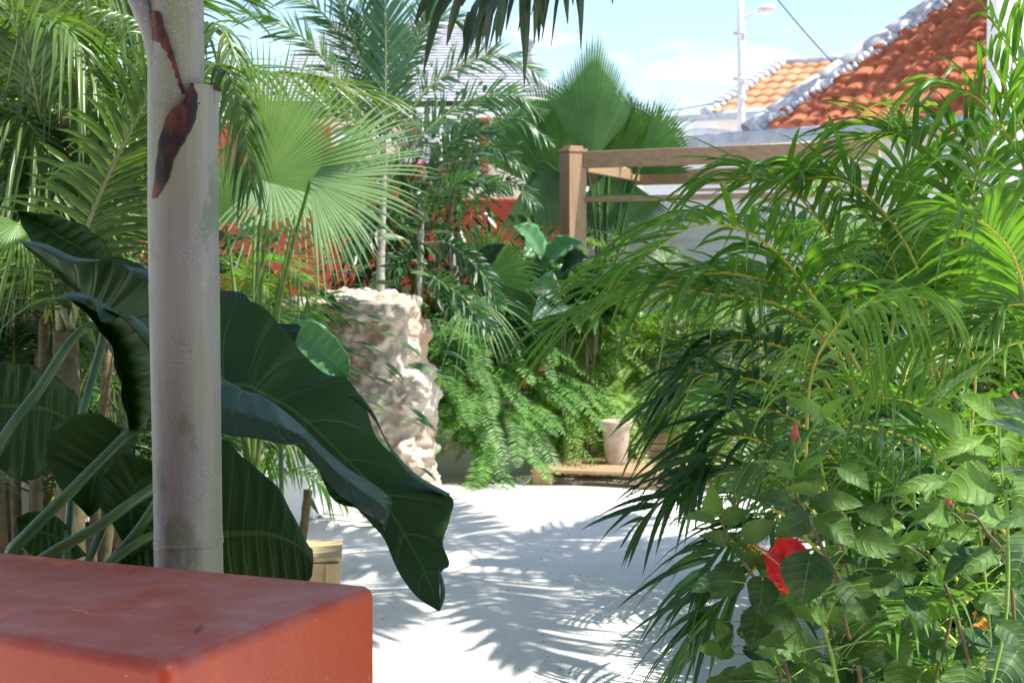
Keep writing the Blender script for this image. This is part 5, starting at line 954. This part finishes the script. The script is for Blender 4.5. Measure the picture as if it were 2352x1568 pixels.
# ================================================================== HIBISCUS
def Hp(x, y, D): return W(1470+.4141*x, 918.75+.4141*y, D)
def hleaf(mb, base, tip, wd, nv, tint, fold=.25, curl=.12, sm=None, ser=11):
    n = 2*ser+1; t = np.linspace(0, 1, n); L = np.linalg.norm(tip-base); d = (tip-base)/L
    s = np.cross(d, nv); s = nrm(s); up_ = np.cross(s, d); up_ = up_ if np.dot(up_, nv) > 0 else -up_
    c = base+d*(L*t)[:, None]+up_*(curl*L*(np.sin(math.pi*t)-.6*t**2))[:, None]
    pr = np.interp(t, [0, .06, .18, .32, .5, .68, .84, .94, 1], [.10, .55, .90, 1.0, .93, .72, .42, .18, .0]); 
    pr = pr*(1+np.where(np.arange(n) % 2 == 0, .045, -.035)*(t > .1)*(t < .97))
    u = np.linspace(-1, 1, 9); back = -.12*L*np.clip(1-t*5, 0, 1)   # heart shaped base lobes
    w0 = wd/2*pr
    wob = .035*wd*np.sin(t*17+random.random()*6)
    P = c[:, None]+s*(w0[:, None]*u)[..., None]+up_*((fold*np.abs(u)**1.4)[None]*w0[:, None]+wob[:, None]*(u**3)[None])[..., None]+d*(back[:, None]*(np.abs(u)**1.5)[None])[..., None]
    # quilted between the side veins
    q = np.cos(2*math.pi*6*(t[:, None]-.22*np.abs(u)[None]**1.5))*(np.abs(u)*(1-np.abs(u)))[None]*4*.010*wd
    P = P+up_*q[..., None]
    mb.grids(P, uv=np.stack(np.broadcast_arrays((u*.5+.5)[None], t[:, None]), -1), tint=tint)
def stem(root, pts, r0, r1, mat='stem_brown'):
    mb = MB(); c = catmull(pts, 5*len(pts)); mb.tube(c, np.linspace(r0, r1, len(c)), 8); mb.build('stem', mat, root)
PX = 2.7/FPX*.4141
LV = [((990, 660), (1185, 800), 150, .25), ((985, 555), (1220, 575), 100, .3), ((985, 500), (820, 490), 66, .7), ((870, 430), (1020, 440), 84, .35), ((830, 570), (640, 540), 92, .25), ((930, 650), (760, 745), 130, .15), ((945, 860), (895, 1112), 245, .1), ((530, 925), (410, 1085), 175, .08),
 ((680, 1000), (655, 1180), 160, .0), ((665, 1160), (620, 1372), 172, .0), ((540, 815), (690, 920), 120, .3), ((575, 760), (740, 680), 110, .3), ((480, 790), (350, 750), 82, .3), ((465, 660), (590, 620), 100, .35), ((410, 630), (400, 490), 112, .7), ((405, 670), (250, 650), 72, .4), ((1155, 1000), (1270, 1212), 220, .2),
 ((1190, 770), (1435, 840), 150, .3), ((1240, 610), (1390, 700), 120, .3), ((1060, 890), (1200, 905), 64, .2), ((1390, 940), (1560, 990), 130, .3), ((1400, 670), (1395, 785), 104, .85), ((1440, 790), (1630, 740), 62, .8), ((1730, 640), (1520, 635), 145, .4), ((1935, 450), (1690, 510), 215, .55), ((1690, 450), (1410, 515), 92, .5), ((2010, 640), (1800, 650), 112, .6),
 ((1970, 850), (1800, 955), 115, .35), ((1760, 820), (1620, 875), 92, .35), ((1850, 850), (1700, 980), 110, .1), ((1735, 1110), (1540, 1210), 130, .6), ((1650, 1265), (1400, 1290), 150, .2), ((2090, 1060), (1990, 1290), 200, .12), ((2150, 760), (2060, 1020), 190, .12), ((1110, 1330), (1400, 1275), 135, .3), ((1110, 1350), (1355, 1465), 150, .3), ((960, 1385), (665, 1350), 170, .3),
 ((775, 1450), (655, 1395), 82, .4), ((740, 1520), (522, 1510), 110, .3), ((1060, 1510), (870, 1610), 160, .35), ((1450, 1450), (1430, 1630), 185, .45), ((1800, 1490), (1780, 1680), 205, .25), ((2090, 1400), (1950, 1620), 215, .05), ((1800, 230), (1565, 52), 125, .9), ((1880, 215), (1640, 330), 62, .8), ((1950, 80), (1790, -20), 105, .9), ((2000, 150), (2070, 350), 112, .95),
 ((2140, 110), (1990, 200), 100, .8), ((2210, 250), (1945, 115), 92, .05), ((2210, 110), (1880, 15), 112, .05), ((1960, 290), (1740, 350), 92, .6), ((980, 1200), (825, 1165), 92, .8), ((1050, 1220), (1135, 1120), 92, .6), ((1020, 1230), (930, 1130), 70, .8), ((1660, 990), (1780, 940), 82, .95), ((1650, 1010), (1560, 960), 60, .9), ((870, 415), (1022, 315), 64, .85), ((840, 440), (730, 340), 82, .8), ((850, 420), (760, 420), 60, .8),
 ((735, 390), (650, 340), 50, .8), ((1130, 180), (1035, 150), 42, .85), ((1000, 90), (840, 0), 82, .8), ((1010, 80), (1130, -10), 56, .85), ((1120, 380), (1262, 482), 112, .3), ((2150, 440), (2085, 620), 130, .4), ((2150, 640), (1990, 700), 84, .15), ((1300, 1010), (1470, 1090), 130, .25), ((1860, 1110), (1990, 1180), 120, .3), ((1720, 720), (1880, 780), 90, .6), ((2000, 420), (2100, 500), 90, .8), ((1790, 470), (1900, 380), 70, .4), ((1990, 980), (2090, 1010), 50, .9),
 ((1240, 1110), (1100, 1130), 100, .3), ((700, 1180), (880, 1260), 130, .1), ((480, 1000), (300, 1050), 110, .05), ((1500, 1100), (1560, 1250), 110, .15), ((1560, 1350), (1700, 1440), 140, .15), ((1380, 1330), (1500, 1460), 130, .15), ((1900, 1300), (1760, 1420), 140, .1), ((2000, 1250), (2130, 1380), 150, .1)]
HB = [('hibiscus_bush', 'hibiscus bush with dark serrated leaves, one red flower and a pink bud', 'shrub', (W(1900, 1500, 2.8)[0], 2.8, 0)), ('hibiscus_bush', 'taller hibiscus bush at the lower right edge with bright yellow green young leaves', 'shrub', (W(2260, 1500, 2.75)[0], 2.75, 0))]
hb = [thing(*h) for h in HB]
fm = [MB(), MB()]; tw_ = [MB(), MB()]
ST = [(0, [(1250, 1900), (1130, 1200), (1100, 1000), (1000, 800), (930, 640), (860, 520), (830, 400)], 2.75, 'stem_brown'), (0, [(1150, 2000), (1080, 1500), (1040, 1330), (1000, 1200), (970, 1100)], 2.65, 'stem_green'), (0, [(900, 2000), (760, 1300), (640, 1000), (510, 800), (440, 640)], 2.8, 'stem_brown'),
      (0, [(1560, 1800), (1380, 1450), (1190, 1050), (1120, 800), (1110, 600)], 2.85, 'stem_brown'), (1, [(1900, 2000), (2030, 1200), (2035, 620), (2005, 400), (1990, 120)], 2.6, 'stem_green'), (1, [(1860, 1700), (1830, 1480), (1740, 1150), (1690, 1020), (1640, 930)], 2.7, 'stem_brown'), (1, [(1640, 1800), (1640, 1540), (1720, 1200), (1640, 900), (1420, 780), (1395, 690)], 2.8, 'stem_brown'),
      (1, [(2100, 1800), (2080, 1300), (2040, 900), (1930, 740), (1850, 640), (1740, 640)], 2.7, 'stem_brown'), (1, [(1950, 1700), (1880, 700), (1830, 350), (1830, 100)], 2.8, 'stem_green'), (0, [(700, 1900), (780, 1560), (760, 1470)], 2.75, 'stem_brown'), (0, [(1250, 1500), (1010, 400), (1005, 200), (1000, 20)], 3.0, 'stem_green')]
spts = []
for hi, pl, D, mt in ST:
    pts = [Hp(x, y, D+.0) for x, y in pl]; bse = np.array(hb[hi].location); pts = [bse+np.array([random.uniform(-.05, .05), random.uniform(-.05, .05), 0])]+pts
    stem(hb[hi], pts, .0045, .0022 if mt == 'stem_green' else .0024, mt)
    cc = catmull(pts, 40); spts += [(hi, p) for p in cc[8:]]
SP = np.array([p for _, p in spts]); SH = np.array([h for h, _ in spts])
for (bx, by), (tx, ty), wd, tn in LV:
    D = 2.68+random.uniform(-.12, .14)
    b_, t_ = Hp(bx, by, D), Hp(tx, ty, D-random.uniform(.01, .05)); hi = 0 if bx < 1400 or (bx < 1600 and by > 1200) else 1
    nv = nrm(np.array([random.uniform(-.25, .25), -1.0, random.uniform(.35, .9)]))
    t_ = b_+(t_-b_)*1.10; hleaf(fm[hi], b_, t_, wd*PX*1.15, nv, min(1, tn+(.12 if hi and tn > .3 else 0)))  # right bush tinted lighter, sunlight put into the leaf colour
    j = np.argmin(np.linalg.norm(SP-b_, axis=1)+(SH != hi)*.3); fm[hi].tube(catmull([SP[j], (SP[j]+b_)/2+np.array([0, 0, .006]), b_], 7), [.0015, .0014, .0013, .0012, .0011, .0011, .001], 6, mat=1)
for k in range(230):   # inner leaves behind and below
    x, y = random.uniform(420, 2300), random.uniform(350, 2500); hi = 0 if x < 1450 else 1
    if y < 700+max(0, (900-x))*1.1 and x < 1500: continue
    D = random.uniform(2.80, 3.15); b_ = Hp(x, y, D); j = np.argmin(np.linalg.norm(SP-b_, axis=1)+(SH != hi)*.3)
    d = nrm(np.array([random.uniform(-1, 1), random.uniform(-.6, .2), random.uniform(-1, .25)])); L = random.uniform(.045, .085)
    hleaf(fm[hi], b_, b_+d*L, L*random.uniform(.6, .85), nrm(np.array([random.uniform(-.4, .4), -.8, random.uniform(.3, 1)])), max(0, random.gauss(.2, .18)), ser=7)
    if np.linalg.norm(SP[j]-b_) < .3: fm[hi].tube([SP[j], b_], .0011, 5, mat=1)
for hi in (0, 1): fm[hi].build('foliage', ['hibiscus_leaf', 'stem_green'], hb[hi])
def bud(root, base, tip, r, cal, pet=None, stalk=None):
    b_, t_ = base, tip; L = np.linalg.norm(t_-b_); d = (t_-b_)/L
    mb = MB(); k = 12; tt = np.linspace(0, 1, k); rp_ = r*np.interp(tt, [0, .15, .4, .7, 1], [.35, .8, 1, .7, .06]); mb.tube(b_+d*(L*tt)[:, None], rp_, 10)
    o = mb.build('bud', pet or cal, root)
    mb = MB(); a1_ = nrm(np.cross(d, [0.3, 1, .2])); a2_ = np.cross(d, a1_)
    for i in range(5):
        a = i*2*math.pi/5; n_ = a1_*math.cos(a)+a2_*math.sin(a); s_ = -a1_*math.sin(a)+a2_*math.cos(a); v = np.linspace(0, 1, 6)
        c = b_+d*(L*.55*v)[:, None]+n_*(r*(np.interp(v, [0, .3, .7, 1], [.5, 1.08, 1.15, 1.4])))[:, None]; w_ = r*.6*np.sin(math.pi*np.clip(v*.85+.15, 0, 1)); mb.grids(np.stack([c-s_*w_[:, None], c+n_*(r*.1), c+s_*w_[:, None]], 1))
    for i in range(7):
        a = i*2*math.pi/7; n_ = a1_*math.cos(a)+a2_*math.sin(a); mb.tube([b_+n_*r*.4, b_+n_*r*1.4+d*L*.14, b_+n_*r*1.9+d*L*.30], [.0009, .0008, .0003], 4)
    mb.build('sepals', cal, o, solid=.0006)
    if stalk is not None: mb = MB(); mb.tube(catmull([stalk, (stalk+b_)/2+np.array([.002, 0, .002]), b_], 8), .0014, 6); mb.build('bud_stalk', 'stem_green', o)
for hi, b_, t_, r_, pet, st, D in ((0, (860, 270), (860, 120), 25, 'bud_pink', (845, 400), 2.62), (1, (1722, 615), (1700, 520), 19, 'bud_pink', (1800, 690), 2.62), (1, (2085, 60), (2070, -50), 30, 'bud_pink', (2010, 200), 2.7), (1, (1400, 635), (1400, 565), 17, None, (1395, 760), 2.65), (0, (965, 1140), (945, 1080), 24, None, (990, 1200), 2.6),
                                   (1, (1630, 935), (1615, 860), 28, None, (1650, 1000), 2.6), (0, (700, 385), (652, 340), 22, None, (790, 420), 2.62), (1, (1765, 65), (1752, 0), 22, None, (1810, 140), 2.65), (1, (2045, 490), (2035, 420), 24, None, (2020, 540), 2.6), (1, (1805, 590), (1800, 545), 16, None, (1850, 620), 2.65), (0, (1070, 1110), (1072, 1085), 14, None, (1040, 1200), 2.62)):
    bud(hb[hi], Hp(*b_, D), Hp(*t_, D-.005), r_*PX, 'bud_green', pet, Hp(*st, D+.02))
def flower(root, ctr, axis, side, r, mat, partial=5, name='flower', twist=0.):
    """petals round an axis, stamen column along it"""
    ax_ = nrm(axis); a1_ = nrm(side-np.dot(side, ax_)*ax_); a2_ = np.cross(ax_, a1_); mb = MB()
    for i in range(partial):
        a = i*2*math.pi/5+twist; n_ = a1_*math.cos(a)+a2_*math.sin(a); s_ = -a1_*math.sin(a)+a2_*math.cos(a); v = np.linspace(0, 1, 24); u = np.linspace(-1, 1, 17)
        c = ctr+n_*(r*v)[:, None]*.98+ax_*(r*(.42*np.sin(v*math.pi*.6)-.55*v**3))[:, None]; w_ = r*.50*np.interp(v, [0, .25, .6, .85, 1], [.14, .45, .95, 1.0, .62])
        P = c[:, None]+s_*(w_[:, None]*u)[..., None]+ax_*(.045*r*np.sin(u*9+v[:, None]*5)*v[:, None]**2+.10*r*np.abs(u)**2*v[:, None])[..., None]+n_*(.05*r*np.sin(u*13+i)*(v**6)[:, None])[..., None]
        mb.grids(P, tint=random.random())
    o = mb.build(name, mat, root)
    e = ctr+ax_*r*1.25+np.array([0, 0, .06])*r; mb = MB(); cl = catmull([ctr, ctr+ax_*r*.7, e], 10); mb.tube(cl, np.linspace(r*.05, r*.025, 10), 8); so_ = mb.build('stamen_column', 'bud_pink', o)
    mb = MB()
    for k in range(60):
        p = cl[int(random.uniform(5.5, 9.9))]; q = p+np.array([random.gauss(0, 1), random.gauss(0, 1), random.gauss(0, 1)])*r*.10; mb.tube([q-np.array([0, 0, r*.02]), q, q+np.array([0, 0, r*.02])], [r*.008, r*.024, r*.008], 5)
    mb.build('anthers', 'anther', o)
flower(hb[0], Hp(812, 880, 2.66), np.array([-.92, -.20, .38]), np.array([.45, 0, .85]), 195*PX, 'petal_red')
flower(hb[1], Hp(1870, 1225, 2.85), np.array([-.3, -.5, .5]), np.array([1., 0, .3]), 75*PX, 'petal_orange')
